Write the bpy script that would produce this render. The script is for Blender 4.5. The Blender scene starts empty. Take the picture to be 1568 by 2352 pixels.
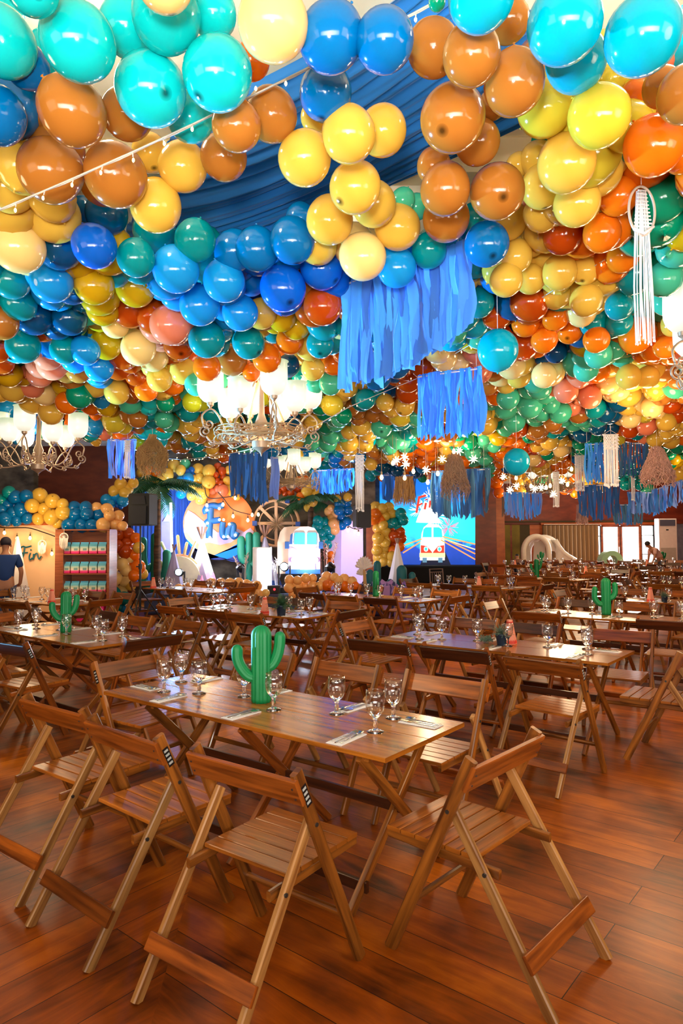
import bpy, math, random
from mathutils import Vector, Matrix
random.seed(11)
D = bpy.data
SC = bpy.context.scene
COL = SC.collection
pi = math.pi
# ------------------------------------------------------------------ camera
FPX, PIT, ROL, EYE = 1540.0, .0421, -.0059, 1.6416
cp_, sp_, cr_, sr_ = math.cos(PIT), math.sin(PIT), math.cos(ROL), math.sin(ROL)
RV, UV_, FV = Vector((1, 0, 0)), Vector((0, -sp_, cp_)), Vector((0, cp_, sp_))
AX = cr_*RV + sr_*UV_
AY = -sr_*RV + cr_*UV_
CAM0 = Vector((0, 0, EYE))
cd = D.cameras.new('camera')
cd.sensor_fit = 'VERTICAL'; cd.sensor_height = 36; cd.lens = FPX/2352*36
cd.clip_start = .05; cd.clip_end = 200
cam = D.objects.new('camera', cd); COL.objects.link(cam)
cam.matrix_world = Matrix(((AX.x, AY.x, -FV.x, 0), (AX.y, AY.y, -FV.y, 0), (AX.z, AY.z, -FV.z, EYE), (0, 0, 0, 1)))
SC.camera = cam

def at(px, py, Y):
    "world point seen at pixel px,py that lies at distance Y down the hall"
    d = FV + AX*((px-784)/FPX) - AY*((py-1176)/FPX)
    return CAM0 + d*(Y/d.y)
def atz(px, py, z):
    d = FV + AX*((px-784)/FPX) - AY*((py-1176)/FPX)
    return CAM0 + d*((z-EYE)/d.z)
def proj(p):
    v = Vector(p)-CAM0
    z = v.dot(FV)
    return 784+FPX*v.dot(AX)/z, 1176-FPX*v.dot(AY)/z, z

# ------------------------------------------------------------------ world, exposure, lamps
SC.view_settings.view_transform = 'Standard'
SC.view_settings.look = 'None'
SC.view_settings.exposure = 0.0
SC.view_settings.gamma = 1.0
SC.view_settings.use_curve_mapping = False
w = D.worlds.new('world'); SC.world = w; w.use_nodes = True
w.node_tree.nodes['Background'].inputs[0].default_value = (1.0, .9, .78, 1)
w.node_tree.nodes['Background'].inputs[1].default_value = .36

def lamp(name, kind, loc, col, power, size=.1, target=None, angle=None, blend=.3):
    l = D.lights.new(name, kind); l.color = col; l.energy = power
    if kind == 'AREA': l.shape = 'RECTANGLE'; l.size = size[0]; l.size_y = size[1]
    else: l.shadow_soft_size = size
    if angle: l.spot_size = angle; l.spot_blend = blend
    o = D.objects.new(name, l); COL.objects.link(o); o.location = loc
    if target is not None:
        o.rotation_euler = (Vector(target)-Vector(loc)).to_track_quat('-Z', 'Y').to_euler()
    return o
WARM = (1, .72, .42)
# the photographer's flash, just left of the lens
lamp('flash_lamp', 'AREA', (-.12, -.1, 1.95), (1, .96, .9), 34, (.25, .2), target=(0, 4.2, 3.4)).data.spread = 1.9
# unseen fill lamps standing in for assumed windows around the photographer
lamp('unseen_area_fill', 'AREA', (5.5, -1.5, 2.0), (1, .9, .74), 115, (3.5, 2.4), target=(0, 6, .8))
lamp('unseen_area_fill', 'AREA', (-4.5, -1.0, 2.0), (1, .80, .55), 60, (3, 2.2), target=(0, 6, .9))
lamp('unseen_area_fill', 'AREA', (0, -3.4, 1.1), (1, .95, .88), 125, (7, 1.2), target=(0, 3.6, 3.9)).data.spread = 1.3  # added low behind the camera, tilted up to brighten the balloons
# cove lamps above the balloons wash the ceiling and the drape
for q_ in ((-1.2, 3.0), (1.4, 2.6), (-.3, 5.2), (2.8, 5.5), (-3.5, 6), (0, 9), (5, 9), (-5, 9.5), (2, 13), (6.5, 14)):
    lamp('cove_lamp', 'POINT', (q_[0], q_[1], 3.86), (1, .9, .74), 30, .15)
# daylight through the glazed doors far right
lamp('door_daylight', 'AREA', at(1425, 1235, 31.0), (.95, .98, 1), 420, (2.2, 2.0), target=(4, 10, .8))
# chandelier bulbs first, then extra warm points added to brighten the hall
for p_, w_ in ((at(600, 925, 6.6), 75), (at(90, 1020, 8.6), 75), (at(683, 1072, 12), 30), (at(1710, 830, 4.6), 80), (Vector((2.2, 1.2, 2.7)), 35), (Vector((-3.2, 3.2, 2.8)), 45), (Vector((7, 12, 2.5)), 130), (Vector((5.5, 17, 2.5)), 130), (Vector((8, 22, 2.6)), 130), (Vector((11, 26, 2.6)), 90), (Vector((6.2, 27, 2.6)), 60), (Vector((1.5, 10, 2.6)), 130), (Vector((3.2, 7, 2.5)), 90), (Vector((-5.5, 12, 2.4)), 40)):
    lamp('chandelier_and_fill_lamp', 'POINT', p_, WARM, w_*1.15, .35)
# cool daylight through the glazed side entrance at left, far bluer than the tungsten lamps
lamp('side_daylight', 'SPOT', (-5.6, 7.0, .9), (.2, .58, 1), 7500, .12, target=(.1, 4.6, 3.15), angle=.78, blend=.25)
# blue and white stage beams
lamp('stage_beam', 'SPOT', at(318, 1118, 12.6), (.16, .5, 1), 3500, .1, target=at(500, 660, 4.1), angle=.30)
lamp('stage_beam', 'SPOT', at(836, 1145, 14.9), (.16, .5, 1), 3500, .1, target=at(330, 640, 4.2), angle=.32)
lamp('stage_beam', 'SPOT', at(836, 1150, 14.8), (.12, .4, 1), 7000, .1, target=at(950, 780, 4.6), angle=.22)
lamp('stage_beam', 'SPOT', at(560, 1300, 15.3), (.08, .28, 1), 1500, .12, target=at(40, 960, 7.5), angle=.14)
lamp('stage_wash', 'POINT', at(500, 1265, 16.0), (.85, .9, 1), 90, .12)
lamp('stage_wash', 'POINT', at(700, 1290, 15.7), (.8, .88, 1), 70, .12)
lamp('stage_wash', 'POINT', at(400, 1200, 16.6), (.25, .5, 1), 180, .12)
lamp('stage_wash', 'POINT', at(800, 1250, 16.5), (.8, .6, 1), 25, .12)
lamp('stage_wash', 'POINT', at(470, 1150, 16.0), (1, .62, .3), 55, .15)
lamp('panel_wash', 'POINT', at(60, 1250, 12.6), (1, .7, .4), 25, .12)

# ------------------------------------------------------------------ mesh helper
class MB:
    def __init__(s): s.v = []; s.f = []; s.m = []; s.uv = []
    def add(s, vs, fs, m=0, uvs=None):
        b = len(s.v); s.v += [tuple(v) for v in vs]
        for i, f in enumerate(fs):
            s.f.append([b+k for k in f]); s.m.append(m)
            s.uv.append(uvs[i] if uvs else [(0, 0)]*len(f))
        return s
    def bar(s, p, q, w, h, up=(0, 0, 1), c=.12, m=0):
        "chamfered bar from p to q; w across, h along up"
        p = Vector(p); q = Vector(q); d = (q-p); L = d.length; d = d/L
        x = d.cross(Vector(up))
        if x.length < 1e-4: x = d.cross(Vector((1, 0, 0)))
        x.normalize(); y = x.cross(d)
        k = min(w, h)*c; a, b = w/2, h/2
        sec = [(-a+k, -b), (a-k, -b), (a, -b+k), (a, b-k), (a-k, b), (-a+k, b), (-a, b-k), (-a, -b+k)]
        vs = [p+x*u+y*v for u, v in sec]+[q+x*u+y*v for u, v in sec]
        fs = []; uv = []
        for i in range(8):
            j = (i+1) % 8
            fs.append([i, j, 8+j, 8+i])
            u0 = sec[i][0]+sec[i][1]; u1 = sec[j][0]+sec[j][1]
            uv.append([(0, u0), (0, u1), (L, u1), (L, u0)])
        fs.append(list(range(7, -1, -1))); uv.append([(sec[t][0], sec[t][1]) for t in range(7, -1, -1)])
        fs.append(list(range(8, 16))); uv.append([(sec[t][0], sec[t][1]) for t in range(8)])
        return s.add(vs, fs, m, uv)
    def box(s, c, sz, rz=0, m=0, bev=.08):
        c = Vector(c); R = Matrix.Rotation(rz, 3, 'Z'); ex = R@Vector((sz[0]/2, 0, 0))
        return s.bar(c-ex, c+ex, sz[1], sz[2], (0, 0, 1), bev, m)
    def tube(s, pts, r, n=8, m=0, cap=True):
        pts = [Vector(p) for p in pts]; N = len(pts); vs = []
        t0 = (pts[1]-pts[0]).normalized()
        a = t0.cross(Vector((0, 0, 1)))
        if a.length < .05: a = t0.cross(Vector((1, 0, 0)))
        a.normalize()
        for i in range(N):
            t = (pts[min(i+1, N-1)]-pts[max(i-1, 0)]).normalized()
            a = (a-t*a.dot(t)).normalized(); b = t.cross(a)
            rr = r[i] if isinstance(r, (list, tuple)) else r
            for k in range(n):
                g = 2*pi*k/n; vs.append(pts[i]+(a*math.cos(g)+b*math.sin(g))*rr)
        fs = [[i*n+k, i*n+(k+1) % n, (i+1)*n+(k+1) % n, (i+1)*n+k] for i in range(N-1) for k in range(n)]
        if cap: fs += [list(range(n-1, -1, -1)), [(N-1)*n+k for k in range(n)]]
        return s.add(vs, fs, m)
    def lathe(s, prof, n=20, c=(0, 0, 0), m=0, rib=0, ribd=0, ax=None):
        c = Vector(c); vs = []
        for r, z in prof:
            for k in range(n):
                g = 2*pi*k/n; rr = r*(1-ribd*(.5-.5*math.cos(rib*g))) if rib else r
                v = Vector((rr*math.cos(g), rr*math.sin(g), z))
                if ax is not None: v = ax@v
                vs.append(c+v)
        N = len(prof)
        fs = [[i*n+k, i*n+(k+1) % n, (i+1)*n+(k+1) % n, (i+1)*n+k] for i in range(N-1) for k in range(n)]
        fs += [list(range(n-1, -1, -1)), [(N-1)*n+k for k in range(n)]]
        return s.add(vs, fs, m)
    def ball(s, c, r, n=12, m=0, sz=1):
        pr = [(max(.001, math.sin(pi*i/(n//2+2)))*r, -math.cos(pi*i/(n//2+2))*r*sz) for i in range(n//2+3)]
        return s.lathe(pr, n, c, m)
    def prism(s, poly, y0, y1, m=0, M=None):
        "poly: (x,z) outline extruded from y0 to y1"
        N = len(poly); vs = [Vector((x, y0, z)) for x, z in poly]+[Vector((x, y1, z)) for x, z in poly]
        if M is not None: vs = [M@v for v in vs]
        fs = [[i, (i+1) % N, N+(i+1) % N, N+i] for i in range(N)]+[list(range(N-1, -1, -1)), list(range(N, 2*N))]
        return s.add(vs, fs, m)
    def mesh(s, name, mats, smooth=False):
        me = D.meshes.new(name); me.from_pydata(s.v, [], s.f)
        for m in (mats if isinstance(mats, (list, tuple)) else [mats]): me.materials.append(m)
        me.polygons.foreach_set('material_index', s.m)
        ul = me.uv_layers.new(name='UVMap'); flat = [c for f in s.uv for p in f for c in p]
        ul.data.foreach_set('uv', flat)
        if smooth: me.polygons.foreach_set('use_smooth', [True]*len(s.f))
        me.update()
        if smooth == 'auto': me.set_sharp_from_angle(angle=.7)
        return me
    def build(s, name, mats, parent=None, smooth=False):
        o = D.objects.new(name, s.mesh(name, mats, smooth)); COL.objects.link(o)
        if parent: o.parent = parent
        return o

def tag(o, label=None, cat=None, group=None, kind=None):
    if label: o['label'] = label
    if cat: o['category'] = cat
    if group: o['group'] = group
    if kind: o['kind'] = kind
    return o
def thing(name, label, cat, loc=(0, 0, 0), rz=0, group=None):
    o = D.objects.new(name, None); COL.objects.link(o); o.empty_display_size = .1
    o.location = loc; o.rotation_euler = (0, 0, rz)
    return tag(o, label, cat, group)
def struct(name, mb, mat, parent=None, smooth=False):
    o = mb.build(name, mat, parent, smooth)
    o['kind'] = 'structure'
    return o
KIDS = {}
def kids(o):
    if o.name not in KIDS: KIDS[o.name] = [c for c in D.objects if c.parent == o]
    return KIDS[o.name]
def dup(root, loc, rz=0, label=None, group=None, sc=None):
    r = root.copy(); COL.objects.link(r); r.location = loc; r.rotation_euler = (0, 0, rz)
    if sc: r.scale = (sc, sc, sc)
    if label: r['label'] = label
    if group: r['group'] = group
    for ch in kids(root):
        c = ch.copy(); COL.objects.link(c); c.parent = r
        for g in kids(ch):
            e = g.copy(); COL.objects.link(e); e.parent = c
    return r

# ------------------------------------------------------------------ materials
def srgb(c): return tuple(((x/255)/12.92 if x/255 <= .04045 else ((x/255+.055)/1.055)**2.4) for x in c)+(1,)
def mat(name, col, rough=.5, metal=0, emit=0, ecol=None, coat=0, spec=None, trans=0, alpha=None):
    m = D.materials.new(name); m.use_nodes = True; b = m.node_tree.nodes['Principled BSDF']
    b.inputs['Base Color'].default_value = srgb(col); b.inputs['Roughness'].default_value = rough
    b.inputs['Metallic'].default_value = metal
    if coat: b.inputs['Coat Weight'].default_value = coat; b.inputs['Coat Roughness'].default_value = .08
    if spec is not None: b.inputs['Specular IOR Level'].default_value = spec
    if emit: b.inputs['Emission Color'].default_value = srgb(ecol or col); b.inputs['Emission Strength'].default_value = emit
    if trans: b.inputs['Transmission Weight'].default_value = trans
    # faint procedural mottling so that no surface is perfectly flat in tone
    if not emit and not trans:
        nt = m.node_tree; n = nt.nodes.new('ShaderNodeTexNoise'); n.inputs['Scale'].default_value = 9
        tc = nt.nodes.new('ShaderNodeTexCoord'); nt.links.new(tc.outputs['Object'], n.inputs['Vector'])
        h = nt.nodes.new('ShaderNodeHueSaturation'); h.inputs['Color'].default_value = srgb(col)
        mr = nt.nodes.new('ShaderNodeMapRange'); mr.inputs[3].default_value = .9; mr.inputs[4].default_value = 1.1
        nt.links.new(n.outputs[0], mr.inputs[0]); nt.links.new(mr.outputs[0], h.inputs['Value'])
        nt.links.new(h.outputs[0], b.inputs['Base Color'])
    return m
def woodmat(name, c1, c2, rough=.3, sc=(1.6, 22), var=.25, coat=.3, bump=.12):
    m = D.materials.new(name); m.use_nodes = True; nt = m.node_tree; b = nt.nodes['Principled BSDF']
    N = nt.nodes.new; L = nt.links.new
    tc = N('ShaderNodeTexCoord'); oi = N('ShaderNodeObjectInfo')
    mp = N('ShaderNodeMapping'); mp.inputs['Scale'].default_value = (sc[0], sc[1], 1)
    cx = N('ShaderNodeCombineXYZ'); mu = N('ShaderNodeMath'); mu.operation = 'MULTIPLY'; mu.inputs[1].default_value = 37
    L(oi.outputs['Random'], mu.inputs[0]); L(mu.outputs[0], cx.inputs[0]); L(mu.outputs[0], cx.inputs[2])
    L(tc.outputs['UV'], mp.inputs['Vector']); L(cx.outputs[0], mp.inputs['Location'])
    no = N('ShaderNodeTexNoise'); no.inputs['Scale'].default_value = 1.6; no.inputs['Detail'].default_value = 6; no.inputs['Distortion'].default_value = .4
    L(mp.outputs[0], no.inputs['Vector'])
    rp = N('ShaderNodeValToRGB'); rp.color_ramp.elements[0].position = .3; rp.color_ramp.elements[1].position = .72
    rp.color_ramp.elements[0].color = srgb(c1); rp.color_ramp.elements[1].color = srgb(c2)
    L(no.outputs[0], rp.inputs[0])
    hs = N('ShaderNodeHueSaturation'); mr = N('ShaderNodeMapRange'); mr.inputs[3].default_value = 1-var; mr.inputs[4].default_value = 1+var
    L(oi.outputs['Random'], mr.inputs[0]); L(mr.outputs[0], hs.inputs['Value']); L(rp.outputs[0], hs.inputs['Color'])
    L(hs.outputs[0], b.inputs['Base Color'])
    b.inputs['Roughness'].default_value = rough; b.inputs['Coat Weight'].default_value = coat; b.inputs['Coat Roughness'].default_value = .15
    bp = N('ShaderNodeBump'); bp.inputs['Strength'].default_value = bump; bp.inputs['Distance'].default_value = .002
    L(no.outputs[0], bp.inputs['Height']); L(bp.outputs[0], b.inputs['Normal'])
    return m
W_POST = woodmat('wood_post', (76, 36, 8), (172, 102, 34), .34, var=.3)
W_LEG = woodmat('wood_leg_pale', (122, 70, 26), (200, 148, 84), .36, var=.3)
W_BACK = woodmat('wood_backrest', (84, 36, 8), (168, 88, 26), .3, var=.35)
W_SEAT = woodmat('wood_seat', (112, 54, 12), (202, 118, 38), .28, var=.3, coat=.2)
W_TOP = woodmat('wood_table_top', (110, 56, 12), (200, 120, 36), .24, (1.2, 14), var=.1, coat=.3, bump=.008)
W_DARK = woodmat('wood_dark', (44, 18, 6), (86, 40, 14), .4)
W_CAB = woodmat('wood_cabinet', (130, 66, 34), (168, 92, 52), .4, var=.05)
METAL = mat('steel', (190, 185, 180), .25, 1)
BOLT = mat('bolt_steel', (80, 80, 78), .4, .8)
CUTL = mat('cutlery_steel', (215, 210, 200), .15, 1)
BLACK = mat('black_plastic', (13, 13, 16), .45)
WHITE = mat('white_paint', (235, 230, 225), .5)
NAPK = mat('napkin_paper', (246, 244, 242), .8)
CACT = mat('cactus_green', (0, 132, 72), .5)
CORAL = mat('coral_paper', (238, 150, 122), .7)
REDTR = mat('red_trim', (225, 62, 40), .6)
POTM = mat('navy_pot', (24, 44, 66), .4)
LEAF = mat('foliage_green', (52, 92, 60), .6)
LEAF2 = mat('foliage_grey', (98, 122, 100), .7)
IRON = mat('bronze_iron', (168, 142, 116), .4, .4)
TWIG = mat('twig_rattan', (166, 136, 98), .8)
SHADE = mat('lamp_glass_glow', (255, 250, 235), .3, emit=1.0, ecol=(255, 246, 220))
def shademat():
    # frosted glass: brightest around the bulb, fading and greener towards the rim
    nt = SHADE.node_tree; b = nt.nodes['Principled BSDF']; N = nt.nodes.new; L = nt.links.new
    tc = N('ShaderNodeTexCoord'); sp = N('ShaderNodeSeparateXYZ'); L(tc.outputs['UV'], sp.inputs[0])
    rp = N('ShaderNodeValToRGB'); e = rp.color_ramp.elements; e[0].position = 0; e[0].color = (.75, .68, .5, 1); e[1].position = 1; e[1].color = (.50, .60, .36, 1)
    for p_, c in ((.2, (1, .95, .8, 1)), (.6, (1, .96, .82, 1)), (.85, (.66, .72, .48, 1))): q = e.new(p_); q.color = c
    L(sp.outputs[0], rp.inputs[0]); L(rp.outputs[0], b.inputs['Emission Color'])
    b.inputs['Base Color'].default_value = (.16, .16, .14, 1)
shademat()
BULB = mat('warm_bulb_glow', (255, 214, 140), .3, emit=14, ecol=(255, 200, 120))
STAR = mat('star_glow', (255, 250, 220), .3, emit=10, ecol=(255, 238, 190))
CORD = mat('silver_cord', (190, 180, 165), .5)
CORDK = mat('black_cord', (20, 16, 14), .6)
MACR = mat('cotton_macrame', (232, 226, 224), .9)
STRAW = mat('straw', (178, 136, 84), .9)
def glassmat(name, rough=.0):
    m = D.materials.new(name); m.use_nodes = True; nt = m.node_tree; nt.nodes.remove(nt.nodes['Principled BSDF'])
    g = nt.nodes.new('ShaderNodeBsdfGlass'); g.inputs['IOR'].default_value = 1.45; g.inputs['Roughness'].default_value = rough
    nt.links.new(g.outputs[0], nt.nodes['Material Output'].inputs[0]); return m
GLASS = glassmat('goblet_glass')
def panemat():
    m = D.materials.new('window_pane_glass'); m.use_nodes = True; nt = m.node_tree; nt.nodes.remove(nt.nodes['Principled BSDF'])
    t = nt.nodes.new('ShaderNodeBsdfTransparent'); g = nt.nodes.new('ShaderNodeBsdfGlossy'); g.inputs['Roughness'].default_value = .02
    x = nt.nodes.new('ShaderNodeMixShader'); x.inputs[0].default_value = .08
    nt.links.new(t.outputs[0], x.inputs[1]); nt.links.new(g.outputs[0], x.inputs[2]); nt.links.new(x.outputs[0], nt.nodes['Material Output'].inputs[0]); return m
PANE = panemat()
def thinmat():
    m = D.materials.new('goblet_bowl_glass'); m.use_nodes = True; nt = m.node_tree; nt.nodes.remove(nt.nodes['Principled BSDF']); N = nt.nodes.new
    t = N('ShaderNodeBsdfTransparent'); t.inputs[0].default_value = (.985, .985, .985, 1); g = N('ShaderNodeBsdfGlossy'); g.inputs['Roughness'].default_value = .01
    lw = N('ShaderNodeLayerWeight'); lw.inputs[0].default_value = .5; pw = N('ShaderNodeMath'); pw.operation = 'POWER'; pw.inputs[1].default_value = 1.7; nt.links.new(lw.outputs['Facing'], pw.inputs[0]); mr = N('ShaderNodeMapRange'); mr.inputs[3].default_value = .14; mr.inputs[4].default_value = 1.0; nt.links.new(pw.outputs[0], mr.inputs[0]); x = N('ShaderNodeMixShader'); nt.links.new(mr.outputs[0], x.inputs[0])
    nt.links.new(t.outputs[0], x.inputs[1]); nt.links.new(g.outputs[0], x.inputs[2]); nt.links.new(x.outputs[0], nt.nodes['Material Output'].inputs[0]); return m
THIN = thinmat()

def noise_mat(name, c1, c2, scale=(3, 3, 3), rough=.7, lo=.35, hi=.65, bump=0, detail=5, coat=0):
    m = D.materials.new(name); m.use_nodes = True; nt = m.node_tree; b = nt.nodes['Principled BSDF']; N = nt.nodes.new; L = nt.links.new
    tc = N('ShaderNodeTexCoord'); mp = N('ShaderNodeMapping'); mp.inputs['Scale'].default_value = scale
    no = N('ShaderNodeTexNoise'); no.inputs['Scale'].default_value = 1; no.inputs['Detail'].default_value = detail
    L(tc.outputs['Object'], mp.inputs[0]); L(mp.outputs[0], no.inputs['Vector'])
    rp = N('ShaderNodeValToRGB'); rp.color_ramp.elements[0].position = lo; rp.color_ramp.elements[1].position = hi
    rp.color_ramp.elements[0].color = srgb(c1); rp.color_ramp.elements[1].color = srgb(c2)
    L(no.outputs[0], rp.inputs[0]); L(rp.outputs[0], b.inputs['Base Color']); b.inputs['Roughness'].default_value = rough
    if coat: b.inputs['Coat Weight'].default_value = coat
    if bump:
        bp = N('ShaderNodeBump'); bp.inputs['Strength'].default_value = bump; bp.inputs['Distance'].default_value = .02
        L(no.outputs[0], bp.inputs['Height']); L(bp.outputs[0], b.inputs['Normal'])
    return m
def floormat():
    m = D.materials.new('floor_planks'); m.use_nodes = True; nt = m.node_tree; b = nt.nodes['Principled BSDF']; N = nt.nodes.new; L = nt.links.new
    tc = N('ShaderNodeTexCoord'); sp = N('ShaderNodeSeparateXYZ'); L(tc.outputs['Object'], sp.inputs[0])
    # two fields of boards meeting in a mitre line
    ml = N('ShaderNodeMath'); ml.operation = 'MULTIPLY_ADD'; ml.inputs[1].default_value = .08; ml.inputs[2].default_value = .47
    L(sp.outputs[1], ml.inputs[0])
    ad = N('ShaderNodeMath'); ad.operation = 'ADD'; L(ml.outputs[0], ad.inputs[0]); L(sp.outputs[0], ad.inputs[1])
    lt = N('ShaderNodeMath'); lt.operation = 'LESS_THAN'; lt.inputs[1].default_value = 0; L(ad.outputs[0], lt.inputs[0])
    def rot(a):
        mp = N('ShaderNodeMapping'); mp.inputs['Rotation'].default_value = (0, 0, a); L(tc.outputs['Object'], mp.inputs[0]); return mp
    A = rot(math.radians(39.3)); B = rot(math.radians(-50.5))
    mx = N('ShaderNodeMix'); mx.data_type = 'VECTOR'; L(lt.outputs[0], mx.inputs[0]); L(A.outputs[0], mx.inputs[4]); L(B.outputs[0], mx.inputs[5])
    vec = mx.outputs[1]
    br = N('ShaderNodeTexBrick'); L(vec, br.inputs['Vector']); br.offset = .37; br.squash = 1
    br.inputs['Scale'].default_value = 1; br.inputs['Brick Width'].default_value = 2.6; br.inputs['Row Height'].default_value = .2
    br.inputs['Mortar Size'].default_value = .0022; br.inputs['Mortar Smooth'].default_value = .4; br.inputs['Bias'].default_value = 0
    br.inputs['Color1'].default_value = (0, 0, 0, 1); br.inputs['Color2'].default_value = (1, 1, 1, 1); br.inputs['Mortar'].default_value = (.5, .5, .5, 1)
    mp2 = N('ShaderNodeMapping'); mp2.inputs['Scale'].default_value = (1.6, 11, 1); L(vec, mp2.inputs[0])
    ofs = N('ShaderNodeVectorMath'); ofs.operation = 'MULTIPLY_ADD'; ofs.inputs[1].default_value = (9, 3, 5)
    L(br.outputs['Color'], ofs.inputs[0]); L(mp2.outputs[0], ofs.inputs[2])
    no = N('ShaderNodeTexNoise'); no.inputs['Scale'].default_value = 1.2; no.inputs['Detail'].default_value = 8; no.inputs['Roughness'].default_value = .62; no.inputs['Distortion'].default_value = .7
    L(ofs.outputs[0], no.inputs['Vector'])
    big = N('ShaderNodeTexNoise'); big.inputs['Scale'].default_value = 1.7; big.inputs['Detail'].default_value = 4; L(tc.outputs['Object'], big.inputs['Vector'])
    rp = N('ShaderNodeValToRGB'); rp.color_ramp.elements[0].position = .28; rp.color_ramp.elements[1].position = .78
    rp.color_ramp.elements[0].color = srgb((64, 24, 3)); rp.color_ramp.elements[1].color = srgb((216, 118, 18))
    e = rp.color_ramp.elements.new(.52); e.color = srgb((152, 72, 6))
    sm = N('ShaderNodeMath'); sm.operation = 'MULTIPLY_ADD'; sm.inputs[1].default_value = .14; L(br.outputs['Color'], sm.inputs[0])
    s2 = N('ShaderNodeMath'); s2.operation = 'MULTIPLY_ADD'; s2.inputs[1].default_value = .55; L(no.outputs[0], s2.inputs[0]); L(sm.outputs[0], s2.inputs[2])
    s3 = N('ShaderNodeMath'); s3.operation = 'MULTIPLY_ADD'; s3.inputs[1].default_value = .95; s3.inputs[2].default_value = -.32; L(big.outputs[0], s3.inputs[0]); L(s3.outputs[0], sm.inputs[2])
    L(s2.outputs[0], rp.inputs[0])
    mm = N('ShaderNodeMix'); mm.data_type = 'RGBA'; L(br.outputs['Fac'], mm.inputs[0]); L(rp.outputs[0], mm.inputs[6]); mm.inputs[7].default_value = srgb((40, 16, 5))
    L(mm.outputs[2], b.inputs['Base Color'])
    rr = N('ShaderNodeMapRange'); rr.inputs[3].default_value = .26; rr.inputs[4].default_value = .5; L(big.outputs[0], rr.inputs[0]); L(rr.outputs[0], b.inputs['Roughness'])
    b.inputs['Coat Weight'].default_value = .08; b.inputs['Coat Roughness'].default_value = .2; b.inputs['Specular IOR Level'].default_value = .22
    bp = N('ShaderNodeBump'); bp.inputs['Strength'].default_value = .25; bp.inputs['Distance'].default_value = .003
    sb = N('ShaderNodeMath'); sb.operation = 'SUBTRACT'; L(no.outputs[0], sb.inputs[0]); L(br.outputs['Fac'], sb.inputs[1]); L(sb.outputs[0], bp.inputs['Height']); L(bp.outputs[0], b.inputs['Normal'])
    return m

# ------------------------------------------------------------------ room shell
CEIL = 4.3
FLOOR = floormat()
struct('floor', MB().add([(-11, -4, 0), (19, -4, 0), (19, 36, 0), (-11, 36, 0)], [[0, 1, 2, 3]]), FLOOR)
cm = noise_mat('ceiling_plaster', (236, 222, 188), (248, 238, 212), (2, 2, 2), .8)
cb = MB().add([(-11, -1.5, CEIL), (17, -1.5, CEIL), (17, 32.2, CEIL), (-11, 32.2, CEIL)], [[3, 2, 1, 0]])
struct('ceiling', cb, cm)
beam = MB()
for yb in (2.2, 4.4, 7.0, 10, 13, 16, 19, 22, 25, 28): beam.bar((-11, yb, CEIL-.12), (17, yb, CEIL-.12), .22, .24)
struct('trim_1', beam, noise_mat('beam_plaster', (226, 206, 160), (240, 224, 184), (2, 2, 2), .8))
STONE = noise_mat('stone_wall', (70, 62, 52), (128, 116, 96), (2.2, 2.2, 3.5), .9, bump=.5, detail=8)
BRWN = noise_mat('brown_panel', (96, 40, 20), (122, 54, 26), (2, 2, 6), .45)
REDB = noise_mat('red_brown_panel', (106, 34, 16), (134, 50, 24), (2, 2, 5), .4)
ORNG = noise_mat('orange_wood_panel', (164, 76, 24), (190, 96, 34), (2, 2, 6), .4)
YW = 18.6
xe = at(862, 1200, YW).x
wb = MB(); wb.box(((-11+xe)/2, YW+.1, CEIL/2), (xe+11, .2, CEIL)); struct('wall_stage', wb, STONE)
YW2 = 26.4
xa_, xb_ = at(850, 1200, YW).x, at(1158, 1200, YW2).x
wb = MB(); wb.box(((xa_-1+xb_)/2, YW2+.1, CEIL/2), (xb_-xa_+1, .2, CEIL)); struct('wall_screen', wb, STONE)
wb = MB(); wb.box((xe-.1, (YW+YW2)/2+.2, CEIL/2), (.2, YW2-YW, CEIL)); struct('wall_return', wb, STONE)
def panel(x0, x1, Y, th=.06, z0=0, z1=CEIL):
    m = MB(); a = at(x0, 1200, Y).x; b = at(x1, 1200, Y).x; m.box(((a+b)/2, Y, (z0+z1)/2), (b-a, th, z1-z0)); return m
struct('trim_2', panel(88, 300, YW-.05), BRWN)
struct('trim_3', panel(1090, 1139, YW2-.06), REDB)
struct('trim_4', panel(1139, 1158, YW2-.05), ORNG)
wl = MB(); wl.box((-11.1, 14, CEIL/2), (.2, 36, CEIL)); struct('wall_left', wl, STONE)
wr = MB(); wr.box((17.1, 14, CEIL/2), (.2, 36, CEIL)); struct('wall_right', wr, STONE)
# far wall on the right with its doors and windows
YF = 32.0
xs = lambda px: at(px, 1240, YF).x
zs = lambda py: at(1300, py, YF).z
OL = noise_mat('olive_wall', (96, 84, 24), (142, 126, 38), (1, 1, 1), .7)
OL2 = mat('dark_olive_wall', (66, 54, 18), .7)
GRYC = noise_mat('grey_concrete', (92, 84, 92), (120, 112, 118), (3, 3, 3), .8)
zt = zs(1205)
m = MB(); m.box(((xb_+17)/2, YF+.1, (zt+CEIL)/2), (17-xb_, .2, CEIL-zt)); struct('wall_far', m, REDB)
m = MB(); m.box((xb_-.05, (YW2+YF)/2+.2, CEIL/2), (.1, YF-YW2, CEIL)); struct('wall_recess', m, REDB)
for i, (a, b, mt) in enumerate(((1140, 1159, ORNG), (1159, 1171, OL), (1171, 1175, REDB), (1175, 1193, OL), (1193, 1216, OL2), (1216, 1245, ORNG), (1245, 1372, OL2), (1500, 1568, GRYC), (1568, 1900, GRYC))):
    mm_ = MB(); mm_.box(((xs(a)+xs(b))/2, YF+.02, zt/2), (xs(b)-xs(a), .12, zt)); struct('trim_%d' % (5+i), mm_, mt)
m = MB(); m.bar((xs(1240), YF-.12, zs(1203)), (xs(1502), YF-.12, zs(1203)), .1, .1); struct('trim_14', m, ORNG)
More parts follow.
